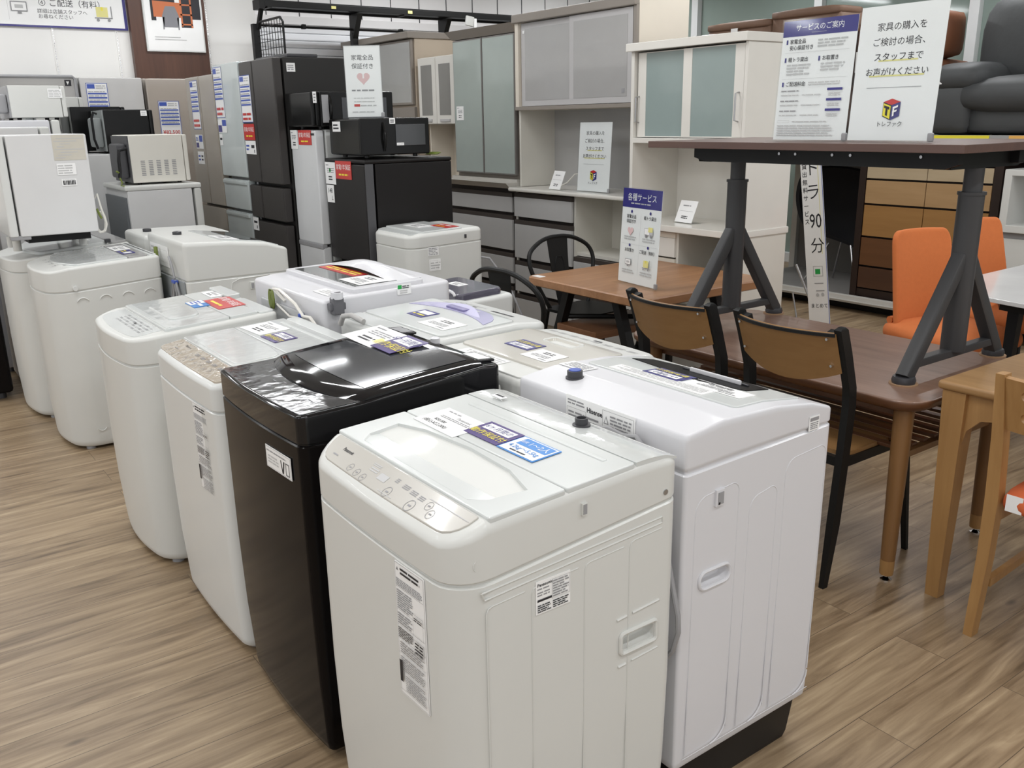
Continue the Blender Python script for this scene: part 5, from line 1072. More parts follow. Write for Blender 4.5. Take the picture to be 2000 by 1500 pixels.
q = [('t', '家電全品', W2 * .5, H2 * .83, W2 * .155, 'k', 0), ('t', '保証付き', W2 * .5, H2 * .71, W2 * .155, 'k', 0)] + heart(W2 * .5, H2 * .55, W2 * .36) + [('r', W2 * .48, H2 * .545, W2 * .04, H2 * .08, 'w'), ('l', W2 * .16, H2 * .36, W2 * .68, H2 * .04, 1, 'g'), ('l', W2 * .2, H2 * .26, W2 * .6, H2 * .02, 1, 'l'), ('l', W2 * .2, H2 * .21, W2 * .6, H2 * .02, 1, 'l'), ('r', W2 * .2, H2 * .15, W2 * .16, H2 * .035, 'r'), ('l', W2 * .38, H2 * .15, W2 * .44, H2 * .03, 1, 'l'), ('l', W2 * .14, H2 * .06, W2 * .7, H2 * .03, 1, 'l'), ('f', 0, 0, W2, H2, .002, 'l')]
t = standee('leaning warranty notice with a pink heart on top of the black microwave', (2.355, 4.775, 1.521), (.80, -.60, 0), W2, H2, q, lean=-.04)
# two tall stands on the height-adjustable desk
DTOP = 1.408
W3, H3 = .297, .40
q = [('r', 0, H3 * .87, W3, H3 * .13, 'n'), ('t', 'サービスのご案内', W3 * .5, H3 * .935, W3 * .082, 'w', 0), ('r', W3 * .4, H3 * .893, W3 * .2, .001, 'l')]
def sec(x, y, s1, s2=''):
    o = [('r', x, y - H3 * .018, W3 * .022, H3 * .038, 'n'), ('t', s1, x + W3 * .05, y, W3 * .056, 'k', .008, 'LEFT')]
    if s2: o += [('t', s2, x + W3 * .05, y - H3 * .052, W3 * .056, 'k', .008, 'LEFT')]
    return o
q += sec(W3 * .06, H3 * .825, '家電全品', '安心保証付き') + [('l', W3 * .50, H3 * .765, W3 * .40, H3 * .075, 3, 'l')] + sec(W3 * .06, H3 * .675, '軽トラ貸出') + sec(W3 * .53, H3 * .675, 'お取置き') + [('l', W3 * .10, H3 * .545, W3 * .34, H3 * .10, 4, 'l'), ('l', W3 * .57, H3 * .57, W3 * .32, H3 * .075, 3, 'l'), ('r', W3 * .05, H3 * .735, W3 * .88, .0008, 'l'), ('r', W3 * .05, H3 * .515, W3 * .88, .0008, 'l')]
q += sec(W3 * .06, H3 * .47, 'ご配送料金') + [('l', W3 * .43, H3 * .455, W3 * .46, H3 * .035, 2, 'l')]
for k in range(3): q += [('l', W3 * .06, H3 * (.405 - .085 * k), W3 * .26, H3 * .02, 1, 'g'), ('l', W3 * .06, H3 * (.37 - .085 * k), W3 * .26, H3 * .018, 1, 'l'), ('l', W3 * .36, H3 * (.37 - .085 * k), W3 * .26, H3 * .018, 1, 'l'), ('r', W3 * .70, H3 * (.41 - .085 * k), W3 * .20, H3 * .02, 'n'), ('l', W3 * .72, H3 * (.365 - .085 * k), W3 * .16, H3 * .03, 2, 'l')]
q += [('f', W3 * .05, H3 * .145, W3 * .17, H3 * .02, .0006, 'l'), ('l', W3 * .26, H3 * .145, W3 * .5, H3 * .02, 1, 'l'), ('l', W3 * .05, H3 * .03, W3 * .78, H3 * .10, 5, 'l')]
standee('tall service guide stand with navy heading on the raised desk', (2.77, 2.175, DTOP), (0, -1, 0), W3, H3, q)
standee('tall white notice stand with cube logo on the raised desk', (2.765, 1.865, DTOP), (0, -1, 0), .297, .415, HELP(.297, .415))
# ---------------------------------------------------------------- signs and rack on the far wall
Y = 8.585
t = Thing('wall_banner', 'white banner with dark blue border listing paid delivery, on the far wall', 'banner', (1.2, Y, 2.6))
bw, bh = 1.95, .64
q = [('r', .006, .015, bw - .03, bh - .03, 'w'), ('t', '④ ご配送（有料）', bw - .42, .186, .062, 'k', 0), ('t', '詳細は店舗スタッフへ', bw - .50, .122, .038, 'k', 0), ('t', 'お尋ねください', bw - .555, .082, .038, 'k', 0), ('r', bw - .90, .05, .0015, .5, 'l')]
q += [(k[0],) + tuple(k[1:]) for k in cart(bw - .19, .125, .15)] + monitor(bw - .82, .15, .12)
t.part('panel', card((2.215 - bw, Y, 2.285), (1, 0, 0), (0, 0, 1), bw, bh, q, 'n', th=.006, gap=.0006), _SM, smooth=0)
t = Thing('framed_poster', 'white poster of dark and orange furniture on the brown panel', 'poster', (2.58, 8.52, 2.4))
b = B(); b.box(2.335, 2.842, 8.505, 8.53, 2.118, 2.83, .004); t.part('frame', b, [WHITE])
pw, ph = .48, .69; ORG = 'orange'
b = card((2.349, 8.5045, 2.13), (1, 0, 0), (0, 0, 1), pw, ph, [('r', .09, .36, .10, .14, 'k'), ('r', .19, .33, .07, .17, 'k'), ('r', .385, .26, .09, .36, 'k'), ('r', .05, .24, .04, .17, 'k')], th=.001)
s_ = {'o': (.62, .17, .06), 'd': (.10, .09, .10)}
F = lambda x, z: (2.349 + x, 8.5015, 2.13 + z)
def poly(b, pts): b.quad([F(x, z) for x, z in pts])
b.mi = 1; F_ = F; F = lambda x, z: (2.349 + x, 8.5024, 2.13 + z); poly(b, [(.30, .19), (.40, .19), (.40, .62), (.30, .62)]); F = F_
b.mi = 13; poly(b, [(.07, .27), (.30, .27), (.30, .39), (.07, .40)]); poly(b, [(.30, .20), (.315, .20), (.315, .62), (.30, .62)]); poly(b, [(.385, .19), (.40, .19), (.40, .62), (.385, .62)])
for z in (.21, .29, .37, .45, .53, .60): poly(b, [(.30, z), (.40, z), (.40, z + .012), (.30, z + .012)])
b.mi = 14; F = lambda x, z: (2.349 + x, 8.5010, 2.13 + z)
poly(b, [(.15, .19), (.27, .19), (.285, .28), (.255, .36), (.175, .36), (.14, .28)]); poly(b, [(.14, .17), (.15, .17), (.16, .27), (.145, .27)]); poly(b, [(.27, .17), (.28, .17), (.282, .27), (.268, .27)])
b.mi = 3; poly(b, [(.06, .105), (.28, .105), (.28, .111), (.06, .111)]); poly(b, [(.06, .085), (.33, .085), (.33, .091), (.06, .091)])
t.part('print', b, _SM + [mat('poster_orange', (.55, .16, .06), .5), mat('poster_grey', (.22, .22, .24), .5)], smooth=0)
t = Thing('steel_display_rack', 'black steel display frame with wire end panel along the far wall', 'rack', (4.6, 8.1, 0))
for x in (3.17, 4.125, 5.10, 6.1):
    b = B(); b.box(x - .03, x + .03, 8.10, 8.16, 0, 2.34 if x < 3.5 else 2.30, .004); t.part('upright', b, [BLKMAT])
    if x > 3.5:
        b = B(); b.prism([(8.10, 2.25), (8.16, 2.25), (8.16, 2.46), (7.98, 2.46), (8.04, 2.36)], 0, x - .025, x + .025); t.part('bracket', b, [BLKMAT])
b = B(); b.box(3.21, 6.6, 7.96, 8.08, 2.47, 2.515, .004); b.box(3.21, 6.6, 8.12, 8.16, 2.455, 2.545, .004)
for x in (3.25, 4.6, 5.9): b.box(x - .02, x + .02, 7.96, 8.16, 2.46, 2.50)
t.part('beam', b, [BLKMAT])
b = B(); b.box(3.16, 3.21, 7.96, 8.12, 2.45, 2.53, .004); b.bar((3.185, 8.10, 2.30), (3.2, 8.02, 2.47), .03, .03); t.part('end_arm', b, [BLKMAT])
b = B(); b.tube([(3.2, 8.12, 2.33), (6.6, 8.12, 2.33)], .010, 8)
for x in (3.62, 4.62, 5.6): b.box(x - .018, x + .018, 8.10, 8.14, 2.315, 2.355, .004)
t.part('rail', b, [BLKMAT])
b = B(); b.tube([(3.185, 7.55, .3), (3.185, 7.55, 2.31), (3.185, 7.60, 2.35), (3.185, 8.05, 2.35), (3.185, 8.10, 2.33)], .010, 8)
for k in range(1, 9): b.tube([(3.185, 7.55 + .06 * k, .3), (3.185, 7.55 + .06 * k, 2.345)], .003, 5)
for k in range(28): b.tube([(3.185, 7.55, 2.30 - .06 * k), (3.185, 8.10, 2.30 - .06 * k)], .003, 5)
t.part('wire_end_panel', b, [BLKMAT])
for x in (3.83, 4.62, 5.9): t.part('shelf_tag', B().box(x, x + .045, 7.955, 7.961, 2.48, 2.505), [LEMON])
b = B(); b.box(5.27, 5.36, 7.94, 7.965, 2.40, 2.49, .004, M=Matrix.Translation((5.3, 7.95, 2.45)) @ Matrix.Rotation(.15, 4, 'Y') @ Matrix.Translation((-5.3, -7.95, -2.45))); b.mi = 1; b.box(5.365, 5.40, 7.95, 7.965, 2.38, 2.47, .004)
single('clip_on_sign', b, [mat('pale_grey_board', (.50, .50, .48), .4), PAPER], 'small pale square board clipped to the black rack beam', 'sign', (5.32, 7.95, 2.38))
# ---------------------------------------------------------------- steel rack on the right, with sofas on its upper deck
RAIL = mat('ivory_steel', (.56, .55, .52), .4)
t = Thing('heavy_shelf_rack', 'long ivory two-tier steel rack holding furniture and sofas at the right', 'rack', (6.8, 3.0, 0))
DK = mat('deck_grey', (.27, .26, .25), .5); BACKB = mat('rack_back_board', (.15, .145, .14), .6)
t.part('lower_deck', B().box(6.24, 7.30, -1.0, 5.35, .07, .10), [DK]); t.part('upper_deck', B().box(6.24, 7.35, -1.0, 6.6, 1.285, 1.32), [BLKMAT])
b = B(); b.box(6.20, 6.24, -1.0, 5.35, .075, .135, .006); b.box(6.19, 6.2, -1.0, 5.35, .09, .10, .002); t.part('front_rail', b, [RAIL])
b = B(); b.box(6.19, 6.238, -1.0, 6.6, 1.265, 1.346, .005); t.part('upper_rail', b, [mat('grey_rail', (.33, .33, .33), .4)])
t.part('plinth', B().box(6.34, 6.38, -1.0, 5.35, 0, .07), [BLACK]); t.part('back_board', B().box(7.28, 7.30, -1.0, 5.35, .10, 1.285), [BACKB])
for y in (5.36, 1.85, -.9):
    for x in (6.26, 7.25): t.part('post', B().box(x, x + .06, y, y + .06, 0, 1.285, .003), [RAIL])
for (y, w_, m) in ((4.12, .06, LEMON), (3.56, .45, LEMON), (2.98, .25, mat('orange_tag', (.75, .42, .10), .5))):
    b = B(); b.box(6.184, 6.19, y - w_, y, 1.295, 1.345); b.mi = 1; b.box(6.1825, 6.1845, y - w_, y, 1.295, 1.308); t.part('price_strip', b, [YEL if m is LEMON else m, PAPER])
b = B()
# black shell chair on the lower deck
t = Thing('shell_chair', 'black shell chair with thin chrome legs in the lower rack', 'chair', (6.75, 4.45, .1))
def shell(u, v):
    a = (u - .5) * 2 * 1.9; e = -1.35 + 2.05 * v; top = .09 * math.cos(a) * max(0, e)
    return (6.64 + .30 * math.cos(a) * math.cos(e) - .03 * e, 4.50 + .385 * math.sin(a) * math.cos(e * .75), .78 + .34 * math.sin(e) + top + .05 * math.sin(a))
VELV = mat('black_velvet', (.006, .006, .008), .8)
b = B(); b.sheet(shell, 16, 18, .03); t.part('shell', b, [VELV])
for (x, y) in ((6.54, 4.74), (6.54, 4.22), (6.95, 4.72), (6.95, 4.24)):
    t.part('leg', B().tube([(6.74 + (x - 6.74) * .4, 4.48 + (y - 4.48) * .4, .45), (x, y, .10)], .008, 8), [STEEL])
# chest of drawers on the lower deck
t = Thing('chest_of_drawers', 'chest of drawers with dark frame and graded brown fronts', 'chest', (6.6, 3.5, .1))
FRM = mat('wenge_frame', (.022, .012, .009), .4)
b = B(); b.box(6.26, 6.85, 4.035, 4.09, .10, 1.17, .003); b.box(6.26, 6.85, 3.02, 3.08, .10, 1.17, .003); b.box(6.27, 6.85, 3.06, 4.06, .13, .19); b.box(6.26, 6.85, 3.02, 4.09, 1.14, 1.17, .003); b.box(6.83, 6.85, 3.06, 4.06, .13, 1.15); b.box(6.30, 6.83, 3.06, 4.06, .18, 1.14); t.part('carcass', b, [FRM])
SH = [wood('oak_light', (.42, .33, .21), (.50, .40, .27), 1, 10), wood('oak_honey', (.36, .22, .10), (.44, .28, .14), 1, 10), wood('oak_amber', (.29, .145, .045), (.35, .185, .06), 1, 10), wood('oak_brown', (.105, .042, .014), (.135, .056, .02), 1, 10), wood('oak_dark', (.06, .025, .012), (.08, .034, .016), 1, 10)]
for k, (za, zb_) in enumerate(((1.03, 1.13), (.845, 1.015), (.60, .83), (.375, .585), (.20, .36))):
    for (a, c) in ((3.555, 4.03), (3.085, 3.55)): t.part('drawer', B().box(6.265, 6.285, a, c, za, zb_, .002), [SH[k]])
# pale unit to the right of the chest
t = Thing('open_shelf_unit', 'white open shelf unit at the right edge, beside the chest of drawers', 'shelf', (6.3, 2.5, .1))
b = B(); b.box(6.05, 6.5, 2.86, 2.91, .78, 1.14, .006); b.box(6.05, 6.5, 2.1, 2.91, 1.10, 1.14, .006); b.box(6.05, 6.5, 2.1, 2.91, .74, .79, .006); b.box(6.46, 6.5, 2.1, 2.91, .76, 1.14); t.part('upper_box', b, [WHITE_W])
b = B(); b.box(6.08, 6.5, 2.1, 2.91, .10, .70, .006); t.part('base_cabinet', b, [WHITE_W]); t.part('middle_band', B().box(6.09, 6.5, 2.11, 2.90, .70, .74), [GREYP])
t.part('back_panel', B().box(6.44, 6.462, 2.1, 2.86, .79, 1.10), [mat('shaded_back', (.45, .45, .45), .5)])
for y in (2.15, 2.86):
    for x in (6.10, 6.46): t.part('foot', B().box(x - .02, x + .02, y - .02, y + .02, 0 if x < 6.2 else .10, .101), [WHITE_W])
# sofas on the upper deck
def cushion(x0, x1, y0, y1, z0, z1, r, n=3, puff=.02):
    b = B(); b2 = bmesh.new(); bmesh.ops.create_cube(b2, size=1)
    bmesh.ops.subdivide_edges(b2, edges=b2.edges[:], cuts=5, use_grid_fill=True)
    c = Vector(((x0 + x1) / 2, (y0 + y1) / 2, (z0 + z1) / 2)); h = Vector(((x1 - x0) / 2, (y1 - y0) / 2, (z1 - z0) / 2)); r = min(r, h.x * .95, h.y * .95, h.z * .95)
    for v in b2.verts:
        p = Vector((v.co.x * 2 * h.x, v.co.y * 2 * h.y, v.co.z * 2 * h.z)); q = Vector((max(-h.x + r, min(h.x - r, p.x)), max(-h.y + r, min(h.y - r, p.y)), max(-h.z + r, min(h.z - r, p.z))))
        d = p - q; p = q + d.normalized() * r if d.length > 1e-6 else p
        u = Vector((p.x / h.x, p.y / h.y, p.z / h.z)); pf = puff
        p = Vector((p.x + pf * (1 - u.y ** 2) * (1 - u.z ** 2) * (1 if u.x > .6 else -1 if u.x < -.6 else 0), p.y + pf * (1 - u.x ** 2) * (1 - u.z ** 2) * (1 if u.y > .6 else -1 if u.y < -.6 else 0), p.z + pf * (1 - u.y ** 2) * (1 - u.x ** 2) * (1 if u.z > .6 else -1 if u.z < -.6 else 0)))
        v.co = c + p
    b._merge(b2); return b
def leather(n, c): return mat(n, c, .55, spec=.35, var=.10, scale=4, bump=.25, bscale=14)
TAN = leather('taupe_leather', (.19, .115, .08)); BRN = leather('brown_leather', (.185, .072, .035)); SLATE = leather('charcoal_leather', (.062, .065, .067))
DZ = 1.32
t = Thing('leather_sofa', 'taupe leather sofa seen from behind above the teal-glass cupboard', 'sofa', (6.75, 5.25, DZ), 'leather sofas on the upper deck')
for (a, c, z) in ((5.05, 5.72, 2.235), (4.40, 5.04, 2.275)):
    p = t.part('back_cushion', cushion(6.30, 6.62, a, c, 1.72, z, .03, puff=.006), [TAN], smooth=80); t.part('head_roll', cushion(6.285, 6.60, a + .005, c - .005, z - .045, z + .02, .022, puff=.010), [TAN], p, smooth=80)
t.part('frame', cushion(6.32, 7.15, 4.42, 5.70, DZ + .03, 1.75, .04), [TAN], smooth=80)
t.part('white_tag', B().box(6.268, 6.274, 5.36, 5.43, 2.16, 2.20), [PAPER])
for x in (6.40, 7.1):
    for y in (4.5, 5.6): t.part('foot', B().cyl((x, y, DZ), (x, y, DZ + .04), .025), [BLACK])
t = Thing('leather_armchair', 'brown leather armchair behind the notice stands on the upper deck', 'armchair', (6.7, 3.85, DZ), 'leather sofas on the upper deck')
t.part('backrest', cushion(6.46, 6.78, 3.66, 4.36, 1.88, 2.20, .06), [BRN], smooth=80)
t.part('seat', cushion(6.48, 6.95, 3.68, 4.36, 1.62, 1.87, .05), [BRN], smooth=80); t.part('frame', cushion(6.50, 7.0, 3.70, 4.36, DZ + .03, 1.63, .04), [BRN], smooth=80)
for x in (6.56, 6.9):
    for y in (3.78, 4.28): t.part('foot', B().cyl((x, y, DZ), (x, y, DZ + .04), .025), [BLACK])
t.part('paper_tag', B().box(6.452, 6.458, 4.22, 4.34, 1.80, 1.95), [PAPER])
t = Thing('leather_sofa', 'charcoal leather sofa with rounded arm at the top right corner', 'sofa', (6.75, 2.9, DZ), 'leather sofas on the upper deck')
t.part('backrest', cushion(6.56, 7.05, 2.0, 3.50, 1.56, 2.30, .30, puff=.03), [SLATE], smooth=80)
t.part('arm_base', cushion(6.20, 6.95, 3.28, 3.58, DZ + .03, 1.70, .05), [SLATE], smooth=80)
t.part('armrest', cushion(6.18, 6.92, 3.22, 3.60, 1.63, 1.81, .088, puff=.02), [SLATE], smooth=80)
t.part('seat', cushion(6.16, 6.75, 2.0, 3.36, 1.49, 1.71, .10, puff=.03), [SLATE], smooth=80)
t.part('front_panel', cushion(6.24, 6.95, 2.0, 3.36, DZ + .03, 1.54, .04), [SLATE], smooth=80)
t.part('size_tag', B().box(6.168, 6.20, 3.47, 3.52, 1.68, 1.73, .002), [PAPER])
for x in (6.40, 6.85):
    for y in (2.2, 3.4): t.part('foot', B().cyl((x, y, DZ), (x, y, DZ + .04), .025), [BLACK])
# ---------------------------------------------------------------- tables and chairs
CHERRY = wood('reddish_plank_wood', (.265, .128, .060), (.41, .215, .108), 0, 12, rough=.35)
WAL = wood('walnut_veneer', (.15, .085, .060), (.29, .18, .13), 1, 12, rough=.3, coat=.2)
WALE = wood('walnut_edge', (.085, .036, .017), (.15, .065, .03), 1, 12, rough=.35)
WALLEG = wood('walnut_leg', (.18, .085, .030), (.26, .135, .05), 2, 10, rough=.38)
OAK = wood('oak_solid', (.30, .155, .052), (.42, .24, .092), 2, 11, rough=.4)
OAKT = wood('oak_top', (.29, .16, .062), (.40, .235, .10), 1, 11, rough=.38)
BENT = wood('bent_oak_panel', (.215, .112, .040), (.29, .16, .062), 1, 10, rough=.4)
DESKT = wood('dark_walnut_board', (.085, .045, .036), (.125, .068, .052), 1, 10, rough=.4)
ANTH = mat('anthracite_powder', (.045, .045, .047), .45, bump=.03, bscale=300)
# reddish wooden dining table on a black splayed frame
t = Thing('dining_table', 'reddish plank dining table with black splayed metal legs, by the grey cupboard', 'table', (3.3, 3.36, 0))
b = B(); b.loft([[(x, y, z) for x, y in rrect(2.85 + i, 3.75 - i, 2.90 + i, 3.80 - i, .05, 5)] for z, i in ((.655, .006), (.66, 0), (.694, 0), (.70, .006))]); t.part('tabletop', b, [CHERRY])
for x in (2.96, 3.64):
    for (ya, yb_) in ((3.56, 3.80), (3.20, 2.96)):
        b = B(); b.bar((x, ya, .655), (x, yb_, .0), .045, .045, up=(1, 0, 0)); t.part('leg', b, [BLKMAT])
b = B(); b.tube([(2.96, 3.63, .492), (3.64, 3.03, .492)], .013, 8); b.tube([(3.64, 3.73, .2), (2.96, 3.73, .2)], .012, 8); t.part('cross_brace', b, [BLKMAT])
b = B(); b.box(2.94, 3.66, 3.19, 3.57, .635, .655); t.part('underframe', b, [BLKMAT])
single('corner_sticker', B().box(2.87, 2.91, 3.70, 3.77, .7, .7015), [PAPER], 'small white price slip on the corner of the reddish dining table', 'slip', (2.89, 3.73, .7))
t = Thing('bench', 'wooden bench seat pushed under the reddish dining table', 'bench', (3.2, 3.48, 0))
b = B(); b.box(2.92, 3.56, 3.31, 3.62, .425, .465, .006); t.part('seat', b, [wood('bench_wood', (.15, .062, .026), (.22, .10, .045), 0, 12)])
for x in (3.0, 3.5):
    for y in (3.36, 3.57): t.part('leg', B().box(x - .014, x + .014, y - .014, y + .014, 0, .425), [BLKMAT])
# black metal chairs with a bent hoop and a sheet-metal splat
def metal_chair(label, loc, rz):
    t = Thing('metal_chair', label, 'chair', (0, 0, 0), 'black metal hoop-back chairs')
    b = B(); b.loft([[(x, y, z) for x, y in rrect(-.17, .19, -.18, .18, .07, 5)] for z in (.435, .45)]); t.part('seat', b, [BLKMAT])
    hp = [(-.13, .15, .44), (-.165, .215, .58), (-.19, .252, .69), (-.215, .232, .765), (-.232, .15, .815), (-.242, .07, .835), (-.245, 0, .838)]
    hp += [(x, -y, z) for x, y, z in reversed(hp[:-1])]
    sm = []
    for i in range(len(hp) - 1):
        p0, p1, p2, p3 = (Vector(hp[max(0, min(len(hp) - 1, i + k))]) for k in (-1, 0, 1, 2))
        for s_ in range(5):
            u = s_ / 5; sm.append(.5 * ((2 * p1) + (p2 - p0) * u + (2 * p0 - 5 * p1 + 4 * p2 - p3) * u * u + (3 * p1 - p0 - 3 * p2 + p3) * u ** 3))
    sm.append(Vector(hp[-1])); t.part('hoop', B().tube(sm, .0125, 8), [BLKMAT])
    b = B(); b.sheet(lambda u, v: (-.165 - .075 * v - .008 * math.sin(v * 3.1), (u - .5) * (.11 + .05 * v), .45 + .38 * v), 4, 8, .004); sp = t.part('splat', b, [BLKMAT])
    b = B(); b.tube([(-.185 - .05 * z_, y, .45 + .38 * z_) for y, z_ in ((-.03, .05), (-.036, .62), (-.02, .72), (.02, .72), (.036, .62), (.03, .05))], .005, 6); t.part('pressed_rib', b, [BLKMAT], sp)
    for (x, y) in ((.17, .16), (.17, -.16), (-.15, .16), (-.15, -.16)):
        b = B(); b.bar((x, y, .44), (x * 1.25 + .02 * (1 if x > 0 else -1), y * 1.22, 0), .03, .018, up=(0, 1, 0), w1=.022); t.part('leg', b, [BLKMAT])
    t.o.location = loc; t.o.rotation_euler = (0, 0, rz); return t
m1 = metal_chair('black metal hoop-back chair on the far side of the reddish dining table', (3.34, 3.88, 0), math.radians(-86))
copy_thing(m1.o, (2.60, 3.37, 0), math.radians(4), 'black metal hoop-back chair at the near side, beside the washing machines')
# black-framed chairs with bent wooden backs
def wood_back_chair(label, loc, rz):
    t = Thing('wood_back_chair', label, 'chair', (0, 0, 0), 'black-framed chairs with bent wood backs')
    for s_ in (-1, 1):
        y = .195 * s_; b = B(); pr = [(-.03, 0), (-.005, .22), (.012, .44), (.022, .62), (.016, .68), (-.025, .80), (-.055, .875)]
        r0 = []
        for i, (x, z) in enumerate(pr):
            w_ = .016 if i else .011; dx = .019 if i else .012; r0.append([(x - dx, y - w_ * .8, z), (x + dx, y - w_ * .8, z), (x + dx, y + w_ * .8, z), (x - dx, y + w_ * .8, z)])
        r0.append([(-.060, y - .008, .883), (-.045, y - .008, .883), (-.045, y + .008, .883), (-.060, y + .008, .883)])
        b.loft(r0); p = t.part('rear_leg', b, [BLKMAT])
        b = B()
        for z, x in ((.845, -.052), (.755, -.018)): b.tube([(x + .028, y - s_ * .028, z), (x - .034, y - s_ * .028, z)], .0045, 8)
        t.part('screw', b, [CHROME], p)
        b = B(); b.box(-.045, -.018, y - s_ * .045, y, .735, .87, .003, M=Matrix.Translation((-.03, 0, .80)) @ Matrix.Rotation(-.33, 4, 'Y') @ Matrix.Translation((.03, 0, -.80))); t.part('bracket', b, [BLKMAT], p)
        b = B(); b.bar((.37, y, .43), (.435, y * 1.05, 0), .022, .03, up=(0, 1, 0), w1=.015, h1=.018); t.part('front_leg', b, [BLKMAT])
        b = B(); b.bar((.0, y, .432), (.385, y, .432), .022, .032); t.part('side_rail', b, [BLKMAT])
    def bk(u, v):
        s_ = (u - .5) * 2; d = .035 * (1 - s_ * s_); lo = .735 - .045 * (1 - s_ * s_); z = lo + (.865 - lo) * v
        return (-.012 - .38 * (z - .735) - d * 1.35, .185 * s_, z)
    b = B(); b.sheet(bk, 20, 6, .012); pn = t.part('back_panel', b, [BENT])
    b = B()
    for k in range(20):
        p, q = Vector(bk(k / 20, 1)), Vector(bk((k + 1) / 20, 1)); b.bar(p + Vector((-.007, 0, -.007)), q + Vector((-.007, 0, -.007)), .014, .010)
    t.part('top_edge', b, [BLKMAT], pn)
    b = B(); b.loft([[(x, y, z) for x, y in rrect(.02, .42, -.20, .20, .05, 5)] for z in (.448, .462)]); t.part('seat', b, [BENT])
    b = B(); b.bar((.37, -.19, .432), (.37, .19, .432), .022, .03); b.bar((.01, -.19, .432), (.01, .19, .432), .022, .03); t.part('cross_rail', b, [BLKMAT])
    t.o.location = loc; t.o.rotation_euler = (0, 0, rz); return t
c2 = wood_back_chair('black-framed chair with bent wooden back, the one nearer the camera at the walnut table', (2.405, 1.745, 0), 0)
c2.o['label'] = 'right of the two black-framed chairs with bent wooden backs at the walnut table'
copy_thing(c2.o, (2.39, 2.25, 0), 0, 'left of the two black-framed chairs with bent wooden backs at the walnut table')
# walnut table with slatted shelf
t = Thing('dining_table', 'walnut table with rounded corners and slatted shelf, carrying the raised desk', 'table', (2.9, 2.0, 0))
zt = .652; X0, X1, Y0, Y1 = 2.49, 3.26, 1.365, 2.65
b = B(); b.loft([[(x, y, z) for x, y in rrect(X0 + i, X1 - i, Y0 + i, Y1 - i, .10 - i, 7)] for z, i in ((zt - .042, .03), (zt - .036, .018), (zt - .022, .002), (zt - .010, 0), (zt - .004, .0015), (zt, .007))])
b.mi = 0; top = t.part('tabletop', b, [WAL, WALE])
for p in top.data.polygons:
    if p.normal.z < .8: p.material_index = 1
for x in (2.585, 3.165):
    for y in (1.455, 2.56):
        lg = t.part('leg', B().lathe([(.021, .022), (.022, .035), (.024, .11), (.024, .112), (.027, .30), (.0275, .302), (.032, .62)], (x, y), 20), [WALLEG])
        t.part('ferrule', B().lathe([(.0215, .022), (.0228, .036), (.0235, .075)], (x, y), 20), [OAK], lg)
        t.part('glide', B().lathe([(.019, 0), (.019, .004), (.006, .012), (.005, .023)], (x, y), 16), [CHROME], lg)
b = B(); b.box(2.60, 3.15, 1.47, 1.50, .565, .612, .003); b.box(2.60, 3.15, 2.52, 2.55, .565, .612, .003); b.box(2.60, 2.63, 1.50, 2.52, .565, .612, .003); b.box(3.12, 3.15, 1.50, 2.52, .565, .612, .003); t.part('apron', b, [WALE])
for k in range(9): t.part('shelf_slat', B().box(2.60 + .066 * k, 2.63 + .066 * k, 1.46, 2.56, .452, .464, .002), [WALE])
for y in (1.46, 2.555): t.part('shelf_bearer', B().box(2.585, 3.165, y - .015, y + .015, .43, .452, .003), [WALLEG])
# height-adjustable desk standing on the walnut table
t = Thing('standing_desk', 'dark walnut height-adjustable desk with black A-legs, stood on the walnut table', 'desk', (2.95, 2.0, zt))
b = B(); b.box(2.625, 3.26, 1.385, 2.672, 1.383, DTOP, .002); t.part('desktop', b, [DESKT])
b = B(); b.prism([(1.46, 1.383), (1.46, 1.345), (1.50, 1.33), (2.47, 1.33), (2.53, 1.345), (2.53, 1.383)], 0, 2.74, 2.775)
b.box(3.12, 3.155, 1.46, 2.53, 1.335, 1.383, .003)
t.part('beam', b, [BLKMAT])
for y in (1.52, 2.49):
    b = B(); b.prism([(2.742, 1.383), (2.742, 1.36), (2.76, 1.328), (3.18, 1.325), (3.24, 1.36), (3.24, 1.383)], 1, y - .03, y + .03); t.part('end_bracket', b, [BLKMAT])
    b = B(); b.tube([(2.96, y, 1.06), (2.96, y, 1.33)], .030, 16); up = t.part('inner_column', b, [ANTH])
    b = B(); b.tube([(2.96, y, .72), (2.96, y, 1.24)], .040, 16); b.tube([(2.96, y, 1.24), (2.96, y, 1.25)], [.044, .044], 16); t.part('outer_column', b, [ANTH])
    for x in (2.675, 3.25):
        b = B(); b.bar((2.96 + (.02 if x > 2.96 else -.02), y, 1.04), (x, y, zt + .02), .052, .048, up=(0, 1, 0), bev=.012); lg = t.part('leg', b, [ANTH])
        t.part('foot', B().lathe([(.036, zt + .004), (.038, zt + .014), (.034, zt + .026)], (x, y), 18), [DGREY], lg)
        t.part('felt_pad', B().lathe([(.045, zt), (.045, zt + .004)], (x, y), 22), [mat('tan_felt', (.34, .21, .12), .8)], lg)
    b = B(); b.box(2.70, 3.22, y - .018, y + .018, .70, .728, .004); t.part('foot_bar', b, [ANTH])
for k, yy in enumerate((1.58, 1.83, 1.90, 2.05, 2.12)): t.part('bolt', B().tube([(2.741, yy, 1.366), (2.736, yy, 1.366)], .005, 10), [STEEL])
